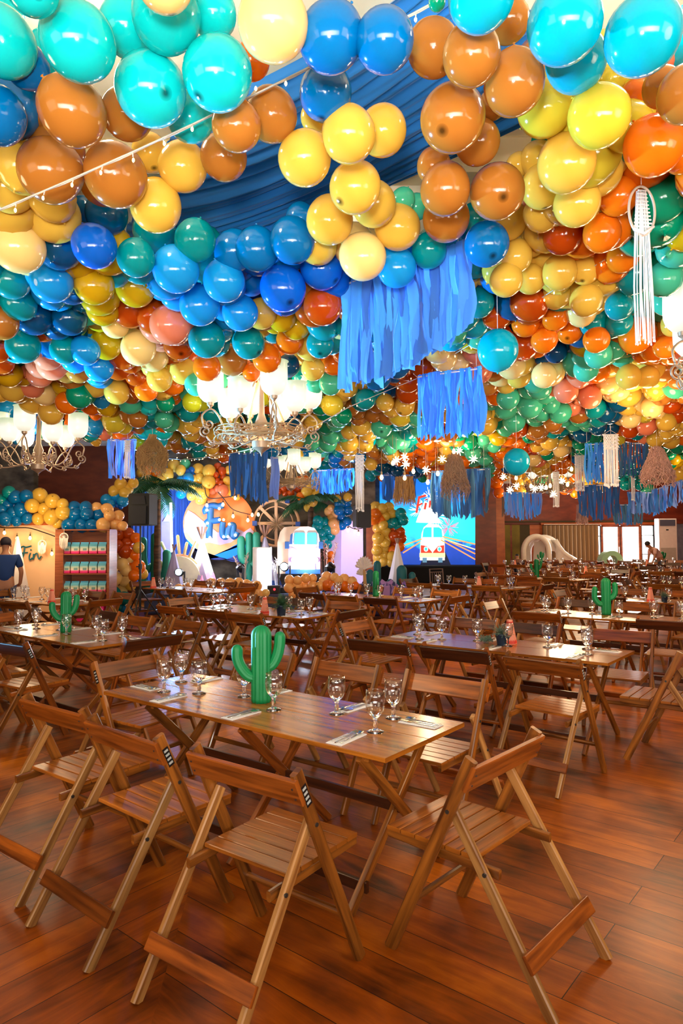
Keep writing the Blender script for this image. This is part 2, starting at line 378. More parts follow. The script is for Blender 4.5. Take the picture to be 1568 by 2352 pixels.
m = MB(); m.bar((xs(1136), YF-.1, zs(1198)), (xs(1502), YF-.1, zs(1198)), .1, .07); struct('trim_15', m, OL2)
# French doors (open frames with panes)
DW = noise_mat('door_wood', (140, 66, 24), (176, 92, 40), (3, 3, 8), .45)
ztop = zs(1208)
def frame(name, x0, x1, z0, z1, bw, parent=None, mid=None, sill=None):
    f = MB()
    f.bar((x0, YF-.02, z0), (x0, YF-.02, z1), .08, bw, (1, 0, 0)); f.bar((x1, YF-.02, z0), (x1, YF-.02, z1), .08, bw, (1, 0, 0))
    f.bar((x0, YF-.02, z1), (x1, YF-.02, z1), .08, bw); f.bar((x0, YF-.02, z0+.05), (x1, YF-.02, z0+.05), .08, bw)
    for q in (mid or []): f.bar((x0, YF-.02, q), (x1, YF-.02, q), .05, .035)
    o = struct(name, f, DW if bw > .06 else BLACK, parent)
    p = MB().add([(x0, YF, z0), (x1, YF, z0), (x1, YF, z1), (x0, YF, z1)], [[0, 1, 2, 3]])
    struct('pane', p, PANE, o)
    return o
for i, (a, b) in enumerate(((1381, 1421), (1425, 1469))):
    d_ = frame('door_%d' % (i+1), xs(a), xs(b), 0, ztop, .13)
    h = MB(); xh = xs(1419 if i == 0 else 1428); h.bar((xh, YF-.12, .95), (xh, YF-.12, 1.25), .03, .03); h.build('door_handle', METAL, d_)
frame('window_1', xs(1372), xs(1378), 0, ztop, .04, mid=[zs(1232), zs(1275)])
frame('window_2', xs(1472), xs(1500), 0, ztop, .04, mid=[zs(1231), zs(1274)])
m = MB(); m.bar((xs(1371), YF-.04, ztop+.07), (xs(1502), YF-.04, ztop+.07), .1, .12); struct('trim_16', m, DW)
# white board and lamp added outside to give the doors daylight glare
gs = mat('white_glare_board', (246, 250, 246), .9)
g = MB(); g.box((xs(1436), YF+2.5, 2.2), (10, .1, 4.4)); struct('wall_glare_board', g, gs)
lamp('glare_board_lamp', 'AREA', (xs(1436), YF+.5, 3.4), (.95, 1, 1), 900, (6, .6), target=(xs(1436), YF+2.5, 1.2))

# ------------------------------------------------------------------ folding chair
WP, YT, ZT, YFt, YRr = .262, -.129, .816, .254, -.427
PT, PF = Vector((0, YT, ZT)), Vector((0, YFt, 0))
PD = (PF-PT).normalized(); PN = Vector((0, PD.z, -PD.y))      # PN points to the rear of the post
if PN.y > 0: PN = -PN
LTp = PT+(PF-PT)*.248; LFp = Vector((0, YRr, 0)); LD = (LFp-LTp).normalized()
def X(s, p): return Vector((s, 0, 0))+p
def ch_post(s):
    m = MB(); m.bar(X(s*WP, PT-PD*.012), X(s*WP, PF), .026, .05, PN, .2); return m
def ch_leg(s):
    x = s*(WP-.0255); m = MB(); m.bar(X(x, LTp-LD*.03), X(x, LFp), .025, .044, LD.cross(Vector((1, 0, 0))), .2); return m
def ch_board():
    m = MB(); c = PT+PD*.052+PN*.03
    m.bar(X(-WP-.02, c), X(WP+.02, c), .108, .02, PN, .18); return m
def ch_seat():
    m = MB(); y0, y1, n = -.125, .306, 6; st = (y1-y0)/n
    for i in range(n):
        yc = y0+st*(i+.5); hw = WP-.045 if i < 5 else WP-.045
        m.bar((-hw, yc, .447), (hw, yc, .447), st-.005, .018, (0, 0, 1), .16)
    return m
def ch_rail(s):
    m = MB(); x = s*(WP-.056); m.bar((x, -.215, .414), (x, .302, .426), .02, .038, (0, 0, 1), .25); return m
def ch_cross():
    c = LFp+(LTp-LFp)*.255; n = LD.cross(Vector((1, 0, 0)))
    if n.y > 0: n = -n
    m = MB(); c = c+n*.028; m.bar(X(-WP-.004, c), X(WP+.004, c), .062, .016, n, .15); return m
def ch_stretch():
    c = PF+(PT-PF)*.26; m = MB(); m.bar(X(-WP+.01, c), X(WP-.01, c), .03, .022, PN, .3); return m
def ch_bolts(s):
    m = MB()
    for p, x in ((LTp+PD*.0, WP+.013), (Vector((0, -.175, .415)), WP-.012)):
        m.tube([X(s*(x-.004), p), X(s*(x+.004), p)], .008, 8)
    return m
def ch_screws(s):
    m = MB()
    for dz in (.03, .075):
        p = PT+PD*dz+PN*.042; m.tube([X(s*WP, p), X(s*WP, p+PN*.002)], .004, 6)
    return m
def ch_sticker(s):
    m = MB(); c = PT+PD*.09; x = s*(WP+.0125)
    m.bar(X(x, c-PD*.045), X(x, c+PD*.045), .0012, .03, PN, .1)
    for k in range(4):
        q = c+PD*(-.03+k*.02); m.bar(X(x+s*.001, q-PD*.005), X(x+s*.001, q+PD*.005), .0008, .02, PN, .1, 1)
    return m
STICK = mat('sticker_black', (14, 16, 20), .35); STICKW = mat('sticker_print', (176, 182, 180), .4)
CH_A = thing('folding_chair', 'x', 'chair')
def build_chair(root, posts=W_POST, legs=W_LEG, back=W_BACK, seat=W_SEAT):
    ch_board().build('backrest', back, root); ch_seat().build('seat', seat, root)
    for s in (-1, 1):
        ch_post(s).build('back_post', posts, root); ch_leg(s).build('leg', legs, root)
        ch_rail(s).build('seat_rail', posts, root)
        ch_bolts(s).build('bolt', BOLT, root)
    ch_screws(-1).build('screw', BOLT, root); ch_screws(1).build('screw', BOLT, root)
    ch_cross().build('footrail', back, root); ch_stretch().build('stretcher', posts, root)
    ch_sticker(1).build('sticker', [STICK, STICKW], root)
build_chair(CH_A)
# the same chair as one mesh for the seats too far off to show their pieces
def far_chair_mesh(back, posts, legs, seat):
    m = MB()
    for part, k in ((ch_board(), 0), (ch_seat(), 3), (ch_cross(), 0), (ch_stretch(), 1)):
        m.add(part.v, part.f, k, part.uv)
    for s in (-1, 1):
        for part, k in ((ch_post(s), 1), (ch_leg(s), 2), (ch_rail(s), 1)): m.add(part.v, part.f, k, part.uv)
    return m.mesh('folding_chair', [back, posts, legs, seat])
FAR = [far_chair_mesh(W_BACK, W_POST, W_LEG, W_SEAT), far_chair_mesh(W_DARK, W_BACK, W_POST, W_SEAT), far_chair_mesh(W_POST, W_POST, W_LEG, W_SEAT)]
# a second nearby chair with dark red-brown back and darker legs
CH_B = thing('folding_chair', 'x', 'chair'); build_chair(CH_B, W_BACK, W_POST, W_DARK, W_SEAT)
used = {'A': False, 'B': False}
CHAIRS = []
def put_chair(loc, rz, label, group, near, dark):
    for q in CHAIRS:
        if (q-loc).length < .62: return None
    for (i_, x_, y_, t_, n_) in T:
        d = loc-Vector((x_, y_, 0)); a = d.x*math.cos(t_)+d.y*math.sin(t_); b = -d.x*math.sin(t_)+d.y*math.cos(t_)
        if abs(a) < 1.2 and abs(b) < .5: return None
    if loc.y > 14.6 and loc.x < 1.2: return None
    for ox, oy in ((-3.78, 12.62), (-3.78, 12.9), (.52, 14.9), (11.3, 24.2)):
        if abs(loc.x-ox) < .5 and abs(loc.y-oy) < .6: return None
    CHAIRS.append(loc.copy())
    if near:
        k = 'B' if dark else 'A'; root = CH_B if dark else CH_A
        if not used[k]:
            used[k] = True; root.location = loc; root.rotation_euler = (0, 0, rz); root['label'] = label; root['group'] = group; return root
        return dup(root, loc, rz, label, group)
    o = D.objects.new('folding_chair', FAR[random.randrange(3)]); COL.objects.link(o); o.location = loc; o.rotation_euler = (0, 0, rz)
    return tag(o, label, 'chair', group)

# ------------------------------------------------------------------ folding table
TZ, TL, TW = .7125, 1.06, .355
def tb_top():
    m = MB()
    for s in (-1, 1):
        m.bar((-TL, s*TW/2, TZ-.011), (TL, s*TW/2, TZ-.011), TW-.002, .022, (0, 0, 1), .12)
    return m
def tb_x(u, s):
    m = MB(); ux = u+s*.015
    m.bar((ux, -s*(TW-.03), TZ-.03), (ux, s*(TW+.02), 0), .026, .05, (0, 1, 0), .15); return m
def tb_cleat(u):
    m = MB(); m.bar((u+.04, -TW+.04, TZ-.036), (u+.04, TW-.04, TZ-.036), .03, .028); return m
def tb_rail(y, z):
    m = MB(); m.bar((-.68, y, z), (.9, y, z), .022, .05); return m
TB = thing('folding_table', 'x', 'table')
tb_top().build('tabletop', W_TOP, TB)
for u in (-.66, .13, .89):
    for s in (-1, 1): tb_x(u, s).build('leg', W_POST if u != .13 else W_BACK, TB)
    tb_cleat(u).build('cleat', W_POST, TB)
tb_rail(0, .36).build('stretcher', W_DARK, TB)
tb_rail(-.27, .09).build('stretcher', W_DARK, TB)

# ------------------------------------------------------------------ goblet, napkin, cutlery
gp = [(.0, 0), (.034, 0), (.036, .003), (.03, .006), (.012, .012), (.008, .02), (.011, .032), (.0075, .044), (.012, .058), (.016, .063),
      (.03, .078), (.039, .1), (.0415, .125), (.0395, .15), (.0375, .172), (.0362, .1725), (.0378, .15), (.0397, .125), (.0372, .101), (.0285, .081), (.012, .07), (.0, .069)]
gm = MB()
vs = []; n = 28
for r, z in gp:
    for k in range(n): vs.append((max(r, .0003)*math.cos(2*pi*k/n), max(r, .0003)*math.sin(2*pi*k/n), z))
gm.add(vs, [[i*n+k, i*n+(k+1) % n, (i+1)*n+(k+1) % n, (i+1)*n+k] for i in range(len(gp)-1) for k in range(n)])
gm.m = [1 if 10 <= i//n < 14 else 0 for i in range(len(gm.f))]; kf = [i for i in range(len(gm.f)) if i//n < 15]; gm.f = [gm.f[i] for i in kf]; gm.m = [gm.m[i] for i in kf]; gm.uv = [gm.uv[i] for i in kf]
GOB = gm.mesh('goblet', [GLASS, THIN], True)
m = MB(); m.box((0, 0, .002), (.085, .215, .0035)); m.box((.004, .004, .005), (.08, .2, .002)); NAP = m.mesh('napkin', NAPK)
m = MB()
m.bar((0, -.1, .009), (0, .035, .0085), .008, .0025); m.box((0, .046, .009), (.022, .026, .0022))
for k in range(4): m.bar((-.0085+k*.0057, .055, .009), (-.0085+k*.0057, .098, .012), .0032, .002)
FORK = m.mesh('fork', CUTL, False)
m = MB(); m.bar((0, -.1, .009), (0, .045, .009), .007, .0025)
vs = []; fs = []
for i in range(7):
    for k in range(14):
        rr = i/6; g = 2*pi*k/14; vs.append((rr*.02*math.cos(g), .072+rr*.031*math.sin(g), .0075+.007*rr*rr))
for i in range(6):
    for k in range(14): fs.append([i*14+k, i*14+(k+1) % 14, (i+1)*14+(k+1) % 14, (i+1)*14+k])
m.add(vs, fs); SPOON = m.mesh('spoon', CUTL, True)
m = MB(); m.bar((0, -.1, .009), (0, -.01, .009), .009, .004); m.bar((0, -.01, .009), (0, .1, .009), .015, .0016); KNIFE = m.mesh('knife', CUTL)
def put(mesh, name, loc, rz, label, cat, group, sc=1):
    o = D.objects.new(name, mesh); COL.objects.link(o); o.location = loc; o.rotation_euler = (0, 0, rz); o.scale = (sc, sc, sc)
    return tag(o, label, cat, group)

# table id: (x, y, angle, nickname, centrepiece list)
T = [
 ('a', -.433, 3.832, -.668, 'front table with the large cactus'),
 ('b', 1.374, 5.987, -.675, 'table with the grey bush pot'),
 ('c', -2.822, 6.90, -.697, 'cactus table at the left edge'),
 ('d', -1.104, 8.974, -.666, 'fern pot table in the middle'),
 ('e', .568, 11.0, -.70, 'slim cactus table mid-hall'),
 ('f', 2.62, 13.40, -.70, 'cone table below the screen'),
 ('g', 3.236, 8.095, -.688, 'cactus table at right'),
 ('h', 4.78, 10.05, -.69, 'cone and pot table at right'),
 ('i', 4.70, 15.95, -.72, 'far cactus table right of screen'),
 ('j', -4.676, 10.68, -.62, 'cone table by the favour shelf'),
 ('k', -2.958, 13.09, -.70, 'stage-side table at left'),
 ('l', 6.95, 12.60, -.69, 'third cone table at right edge'),
 ('m', 6.35, 18.1, -.72, 'cone table before the tan curtain'),
 ('n', 8.1, 20.2, -.72, 'plain table before the green play arch'),
 ('o', 9.1, 17.4, -.72, 'plain far table at right edge'),
 ('p', 6.3, 22.9, -.72, 'cone table before the recess'),
 ('q', 8.3, 25.6, -.72, 'cactus table by the bounce house'),
 ('r', 11.7, 25.4, -.72, 'cactus table before the window'),
 ('s', 10.1, 22.9, -.72, 'cone table before the glazed doors'),
]
SEAT = [('near', -.60), ('near', .09), ('near', .83), ('far', -.70), ('far', .05), ('far', .80)]
word = {('near', -.60): 'left on near side of', ('near', .09): 'middle on near side of', ('near', .83): 'right on near side of',
        ('far', -.70): 'left on far side of', ('far', .05): 'middle on far side of', ('far', .80): 'right on far side of'}
setw = {0: 'near left', 1: 'near middle', 2: 'near right', 3: 'far right', 4: 'far middle', 5: 'far left', 6: 'left end', 7: 'right end'}
NAPS = [(-.57, -.235, 0), (.05, -.235, 0), (.76, -.235, 0), (.44, .25, pi), (-.17, .25, pi), (-.80, .25, pi), (-.93, -.14, -pi/2), (.90, .19, pi/2)]
GLS = [(-.53, -.04), (.11, -.05), (.80, -.06), (.44, .09), (-.25, .07), (-.89, .11), (-.74, -.14), (.73, .20)]
TABS = {}
firstT = True
for tid, tx, ty, th, nick in T:
    near = ty < 10.2
    u = Vector((math.cos(th), math.sin(th), 0)); nn = Vector((-math.sin(th), math.cos(th), 0)); c = Vector((tx, ty, 0))
    TABS[tid] = (c, u, nn, th)
    lab = 'long wooden folding dining table, the '+nick
    if firstT: TB.location = c; TB.rotation_euler = (0, 0, th); TB['label'] = lab; TB['group'] = 'folding dining tables'; firstT = False
    else: dup(TB, c, th, lab, 'folding dining tables')
    rr = random.Random(ord(tid))
    for side, uu in SEAT:
        j = 0 if tid == 'a' else 1
        du = rr.uniform(-.06, .06)*j; dr = rr.uniform(-.13, .13)*j; dv = rr.uniform(-.05, .05)*j
        if side == 'near':
            off = .83; v = -(off)+dv
            if tid == 'a': v = {-.60: -.80, .09: -.847, .83: -.835}[uu]; dr = {-.60: .03, .09: -.03, .83: .036}[uu]
            loc = c+u*(uu+du)+nn*v; rz = th+dr
        else:
            v = .70+dv+.02; loc = c+u*(uu+du-(.13 if tid == 'a' else 0))+nn*v; rz = th+pi+dr
        px, py, z = proj(loc+Vector((0, 0, .5)))
        if px < -120 or px > 1700: continue
        dark = rr.random() < .45 and tid != 'a'
        put_chair(loc, rz, 'wooden folding chair, %s the %s' % (word[(side, uu)], nick), 'wooden folding chairs', near, dark)
    ends = [(-1, 1.42, -.05), (1, 1.40, 0.0)]
    if tid == 'a': ends = [(-1, 1.32, .08), (1, 1.41, -.195)]
    for s, off, v in ends:
        dr = rr.uniform(-.12, .12)
        if tid == 'a' and s == 1: dr = -.072
        loc = c+u*(s*off)+nn*v; rz = th+(pi/2 if s > 0 else -pi/2)+dr
        px, py, z = proj(loc+Vector((0, 0, .5)))
        if px < -120 or px > 1700: continue
        put_chair(loc, rz, 'wooden folding chair at the %s end of the %s' % ('left' if s < 0 else 'right', nick), 'wooden folding chairs', near, rr.random() < .3 and tid != 'a')
    for i, ((a, b, r), (ga, gb)) in enumerate(zip(NAPS, GLS)):
        jx = rr.uniform(-.02, .02) if tid != 'a' else 0
        pn = c+u*(a+jx)+nn*b; pg = c+u*(ga+jx)+nn*gb
        w_ = setw[i]
        if not (-40 < proj(pn)[0] < 1620): continue
        pn.z = TZ+.0005; pg.z = TZ+.0005
        rz = th+r+rr.uniform(-.06, .06)
        put(GOB, 'goblet', pg, 0, 'clear stemmed water goblet, %s place of the %s' % (w_, nick), 'glass', 'water goblets on the tables', 1.17)
        put(NAP, 'napkin', pn, rz, 'white paper napkin, %s place of the %s' % (w_, nick), 'napkin', 'napkins on the tables')
        if ty < 10.2:
            for mesh, nm, dx in ((FORK, 'fork', -.022), (KNIFE, 'knife', .0), (SPOON, 'spoon', .022)):
                R = Matrix.Rotation(rz, 3, 'Z')
                put(mesh, nm, pn+R@Vector((dx, rr.uniform(0, .02), 0)), rz+rr.uniform(-.12, .12), 'steel %s on the napkin, %s place of the %s' % (nm, w_, nick), nm, nm+'s on the tables')

def ontab(tid, px, py):
    "table-top point under pixel"
    p = atz(px, py, TZ); return p
# ------------------------------------------------------------------ cactus ornaments
def rib_tube(m, pts, rad, n=64, ribs=12, dep=.2, mi=0):
    pts = [Vector(p) for p in pts]; N = len(pts); vs = []
    a = Vector((0, 1, 0))
    for i in range(N):
        t = (pts[min(i+1, N-1)]-pts[max(i-1, 0)]).normalized()
        a = (a-t*a.dot(t)).normalized(); b = t.cross(a)
        for k in range(n):
            g = 2*pi*k/n; r = rad[i]*(1-dep*(1-abs(math.cos(ribs*g/2))**.7))
            vs.append(pts[i]+(a*math.cos(g)+b*math.sin(g))*r)
    fs = [[i*n+k, i*n+(k+1) % n, (i+1)*n+(k+1) % n, (i+1)*n+k] for i in range(N-1) for k in range(n)]
    fs += [list(range(n-1, -1, -1)), [(N-1)*n+k for k in range(n)]]
    m.add(vs, fs, mi)
def dome(L, r, k=8, base=0):
    "radii and offsets of a column of length L with a round top"
    out = [(0, r*.96), (L*.05, r)]+[(L*i/10, r) for i in range(1, 8)]
    l0 = L-r
    out = [q for q in out if q[0] < l0]+[(l0+r*math.sin(pi/2*i/k), max(.002, r*math.cos(pi/2*i/k))) for i in range(k+1)]
    return out
def smooth_path(ctrl, n=16):
    ctrl = [Vector(c) for c in ctrl]; P = [ctrl[0]]+ctrl+[ctrl[-1]]; out = []
    for i in range(1, len(P)-2):
        for k in range(n//(len(P)-3)+1):
            t = k/(n//(len(P)-3)+1); a, b, c, d = P[i-1], P[i], P[i+1], P[i+2]
            out.append(.5*((2*b)+(-a+c)*t+(2*a-5*b+4*c-d)*t*t+(-a+3*b-3*c+d)*t**3))
    out.append(ctrl[-1]); return out
def caprad(pts, r, flat=0):
    "tube radii with a rounded far end"
    L = [0]
    for i in range(1, len(pts)): L.append(L[-1]+(pts[i]-pts[i-1]).length)
    T_ = L[-1]; return [r*math.sqrt(max(.004, 1-max(0, (l-(T_-r))/r)**2)) for l in L]
def cactus(loc, label, H=.42, rz=0, arms=None, group='green cactus ornaments', mt=None, r=.054, low=False, name='cactus_ornament'):
    t = thing(name, label, 'cactus', loc, rz, group); k = H/.42; n = 24 if low else 60
    d = dome(H, r*k)
    m = MB(); rib_tube(m, [(0, 0, z) for z, _ in d], [q for _, q in d], n, 12); m.build('trunk', mt or CACT, t, True)
    for ctrl in (arms or [((-.03, 0, .135), (-.07, 0, .145), (-.11, 0, .19), (-.13, 0, .24), (-.132, 0, .285)), ((.03, 0, .19), (.062, 0, .205), (.088, 0, .255), (.1, 0, .31), (.102, 0, .352))]):
        p = smooth_path([Vector(c)*k for c in ctrl], 18)
        # finer rings towards the tip for a round end
        tip = p[-1]; dirn = (p[-1]-p[-2]).normalized(); rr_ = .0315*k
        p = p+[tip+dirn*rr_*math.sin(pi/2*i/6) for i in range(1, 7)]
        rad = [rr_]*(len(p)-6)+[max(.002, rr_*math.cos(pi/2*i/6)) for i in range(1, 7)]
        m = MB(); rib_tube(m, p, rad, n//2, 9); m.build('arm', mt or CACT, t, True)
    return t
def stand(px, py):
    p = atz(px, py, TZ); p.z = 0
    c, u, nn, th = min(TABS.values(), key=lambda t: ((p-t[0]).dot(t[1])/1.06)**2+((p-t[0]).dot(t[2])/.355)**2)
    d = p-c; a = max(-.86, min(.86, d.dot(u))); b = max(-.24, min(.24, d.dot(nn))); q = c+u*a+nn*b; q.z = TZ; return q
cactus(stand(600, 1612), 'large ribbed green cactus with two arms on the front table', .44, .1, r=.056)
cactus(stand(151, 1452), 'green two-armed cactus on the cactus table at the left edge', .42, .3)
cactus(stand(863, 1369), 'slim green cactus seen edge-on on the table in mid-hall', .42, pi/2+.15, low=True)
cactus(stand(1392, 1412), 'green two-armed cactus on the table at right, arm raised left', .45, -.15, [((-.03, 0, .12), (-.08, 0, .13), (-.12, 0, .18), (-.125, 0, .24), (-.12, 0, .29)), ((.03, 0, .19), (.07, 0, .2), (.098, 0, .25), (.1, 0, .31), (.098, 0, .34))])
cactus(stand(1238, 1326), 'green cactus on the far table right of the screen', .45, .1, low=True)
cactus(stand(1260, 1291), 'small green cactus in front of the white bounce house', .44, .2, low=True)
cactus(stand(1513, 1295), 'small green cactus below the air conditioner, beside the bending person', .44, .1, low=True)
# ------------------------------------------------------------------ cone centrepieces (paper tents with a zigzag hem)
def cone(loc, label, H=.21, r=.062, low=False):
    t = thing('paper_cone', label, 'centrepiece', loc, random.random(), 'coral paper cones on the tables')
    m = MB(); m.lathe([(r, .0), (r*.98, .012), (r*.42, H-.01), (r*.44, H)], 6); m.build('cone_body', CORAL, t)
    m = MB()
    for z0, z1 in ((.004, .028), (H*.86, H*.93)):
        n = 36; vs = []
        for k in range(n):
            g = 2*pi*k/n
            for z in (z0, z1+(.012 if k % 2 else -.004)*(1 if z0 < .05 else .3)):
                q = max(0, (z-.012)/(H-.022)); rr_ = (r*.98+(r*.42-r*.98)*q)*(math.cos(pi/6)/math.cos((g % (pi/3))-pi/6))*1.012+.001
                vs.append((rr_*math.cos(g), rr_*math.sin(g), z))
        m.add(vs, [[2*k, 2*((k+1) % n), 2*((k+1) % n)+1, 2*k+1] for k in range(n)])
    m.build('zigzag_trim', REDTR, t)
    return t
for px, py, lab in ((1171, 1478, 'coral paper cone behind the grey bush pot'), (119, 1384, 'coral paper cone on the table by the favour shelf'), (270, 1346+8, 'coral paper cone on the stage-side table'),
                    (1100, 1348, 'coral paper cone on the table below the screen'), (1492, 1382, 'coral paper cone beside the navy pot at right'), (1345, 1318, 'coral paper cone on a far table before the curtain'),
                    (1182, 1300, 'small coral paper cone beside the dark-haired head'), (1463, 1303, 'small coral paper cone before the glazed doors'), (608, 1409, 'coral paper cone behind goblet left of the fern pot')):
    cone(stand(px, py), lab)
# ------------------------------------------------------------------ potted plants
def plant(loc, label, kind, sc=1, seed=1):
    rg = random.Random(seed)
    t = thing('potted_plant', label, 'plant', loc, 0)
    m = MB(); m.lathe([(.035*sc, 0), (.045*sc, .075*sc), (.048*sc, .078*sc), (.048*sc, .088*sc), (.042*sc, .088*sc), (.04*sc, .07*sc)], 20); m.build('pot', POTM, t, 'auto')
    m = MB()
    for i in range(75 if kind == 'bush' else 46):
        a = rg.uniform(0, 2*pi); el = rg.uniform(.1, 1.4); L = (rg.uniform(.06, .13) if kind == 'bush' else rg.uniform(.12, .2))*sc
        d = Vector((math.cos(a)*math.cos(el), math.sin(a)*math.cos(el), math.sin(el)))
        pts = []
        for k in range(6):
            q = k/5; pts.append(Vector((0, 0, .08*sc))+d*L*q+Vector((0, 0, -.07*sc*q*q*(1 if kind == 'fern' else .3)))+Vector((rg.uniform(-.004, .004),)*3)*k/3)
        m.tube(pts, .0012*sc, 3)
        for k in range(1, 6):
            for s in (-1, 1):
                for rep in range(2):
                    side = Vector((-d.y, d.x, 0)).normalized()*s
                    q = pts[k]+(pts[k-1]-pts[k])*rep*.5
                    w_ = (.014 if kind == 'bush' else .024)*sc*(1.15-k/6); f_ = (pts[k]-pts[k-1]).normalized()
                    m.add([q, q+side*w_*.6+f_*w_*.5, q+side*w_+f_*w_*.2, q+side*w_*.5-f_*w_*.2+Vector((0, 0, .003))], [[0, 1, 2, 3]])
    m.build('foliage', LEAF2 if kind == 'bush' else LEAF, t)
    return t
plant(stand(1152, 1482), 'small grey-green bush in a navy pot on the right-of-centre table', 'bush', 1.15, 3)
plant(stand(640, 1414), 'green fern in a dark pot on the middle table', 'fern', 1.45, 4)
plant(stand(1523, 1384), 'small bush in a navy pot beside the coral cone at right', 'bush', 1.0, 5)
# spill of dried greenery beside the grey bush
m = MB(); rg = random.Random(9)
p0 = stand(1132, 1476)
for i in range(34):
    a = rg.uniform(2.2, 4.2); L = rg.uniform(.04, .12)
    q = p0+Vector((math.cos(a)*L, math.sin(a)*L*.6, .01+rg.random()*.05)); m.tube([p0+Vector((0, 0, .02)), (p0+q)/2+Vector((0, 0, .02)), q], .0016, 4)
    for k in range(5): m.ball(q+Vector((rg.uniform(-.02, .02), rg.uniform(-.02, .02), rg.uniform(-.01, .015))), .005, 5)
tag(m.build('dried_sprig', LEAF2), 'dried grey-green sprig lying left of the bush pot', 'sprig')

# ------------------------------------------------------------------ balloon canopy
BC = {'A': ((10, 204, 202), 'aqua'), 'Q': ((0, 182, 205), 'turquoise'), 'B': ((0, 112, 178), 'deep blue'), 'V': ((8, 100, 205), 'bright blue'), 'L': ((18, 150, 215), 'sky blue'),  # sky blue also puts blue light into the colour of teal balloons
      'K': ((184, 114, 42), 'caramel'), 'Y': ((232, 186, 70), 'yellow'), 'C': ((248, 212, 130), 'cream'), 'M': ((212, 164, 18), 'mustard'), 'H': ((222, 200, 56), 'olive yellow'),
      'O': ((240, 118, 16), 'orange'), 'R': ((196, 74, 12), 'rust'), 'T': ((0, 146, 148), 'teal'), 'N': ((0, 78, 118), 'navy'), 'G': ((72, 190, 148), 'mint'), 'E': ((0, 150, 108), 'emerald'),
      'P': ((236, 132, 92), 'peach'), 'I': ((204, 214, 44), 'lime'), 'X': ((250, 190, 112), 'pale peach')}
def balmat(c, nm, spot=True):
    m = D.materials.new('balloon_'+nm.replace(' ', '_')); m.use_nodes = True; nt = m.node_tree; b = nt.nodes['Principled BSDF']; N = nt.nodes.new; L = nt.links.new
    b.inputs['Roughness'].default_value = .11; b.inputs['Specular IOR Level'].default_value = .55
    b.inputs['Subsurface Weight'].default_value = 0
    tc = N('ShaderNodeTexCoord'); sp = N('ShaderNodeSeparateXYZ'); L(tc.outputs['Object'], sp.inputs[0])
    # the thicker dark rubber spot at the crown of a balloon
    mr = N('ShaderNodeMapRange'); mr.inputs[1].default_value = 1.035; mr.inputs[2].default_value = 1.055; L(sp.outputs[2], mr.inputs[0])
    mx = N('ShaderNodeMix'); mx.data_type = 'RGBA'; mx.inputs[0].default_value = 0
    if spot: L(mr.outputs[0], mx.inputs[0])
    mx.inputs[6].default_value = srgb(c); mx.inputs[7].default_value = srgb(tuple(int(v*.45) for v in c))
    L(mx.outputs[2], b.inputs['Base Color'])
    tr = N('ShaderNodeBsdfTranslucent'); L(mx.outputs[2], tr.inputs[0]); ms = N('ShaderNodeMixShader'); ms.inputs[0].default_value = .22
    L(b.outputs[0], ms.inputs[1]); L(tr.outputs[0], ms.inputs[2]); L(ms.outputs[0], nt.nodes['Material Output'].inputs[0])
    return m
BM = {k: balmat(*v) for k, v in BC.items()}
BMF = {k: balmat(v[0], 'canopy_'+v[1], False) for k, v in BC.items()}
def balprof(n):
    pr = []
    for i in range(n+1):
        a = pi*i/n; r = math.sin(a); z = -math.cos(a)
        zz = z*1.06; rr = r*(1+.05*z*(1-z*z)-.0) if z > 0 else r*(1-.10*(z*z)*(1-abs(z)))
        pr.append((max(rr, .001), zz))
    return [(.035, -1.15), (.05, -1.12), (.02, -1.085)]+pr[1:]
def balmesh(key, n=16, seg=32, zk=1):
    m = MB(); m.lathe([(a, b*zk) for a, b in balprof(n)], seg); return m.mesh('balloon', BM[key], True)
BALM = {k: balmesh(k) for k in BC}
BALP = {k: balmesh(k, 16, 32, .975) for k in BC}
BALL = {k: balmesh(k, 10, 16) for k in BC}
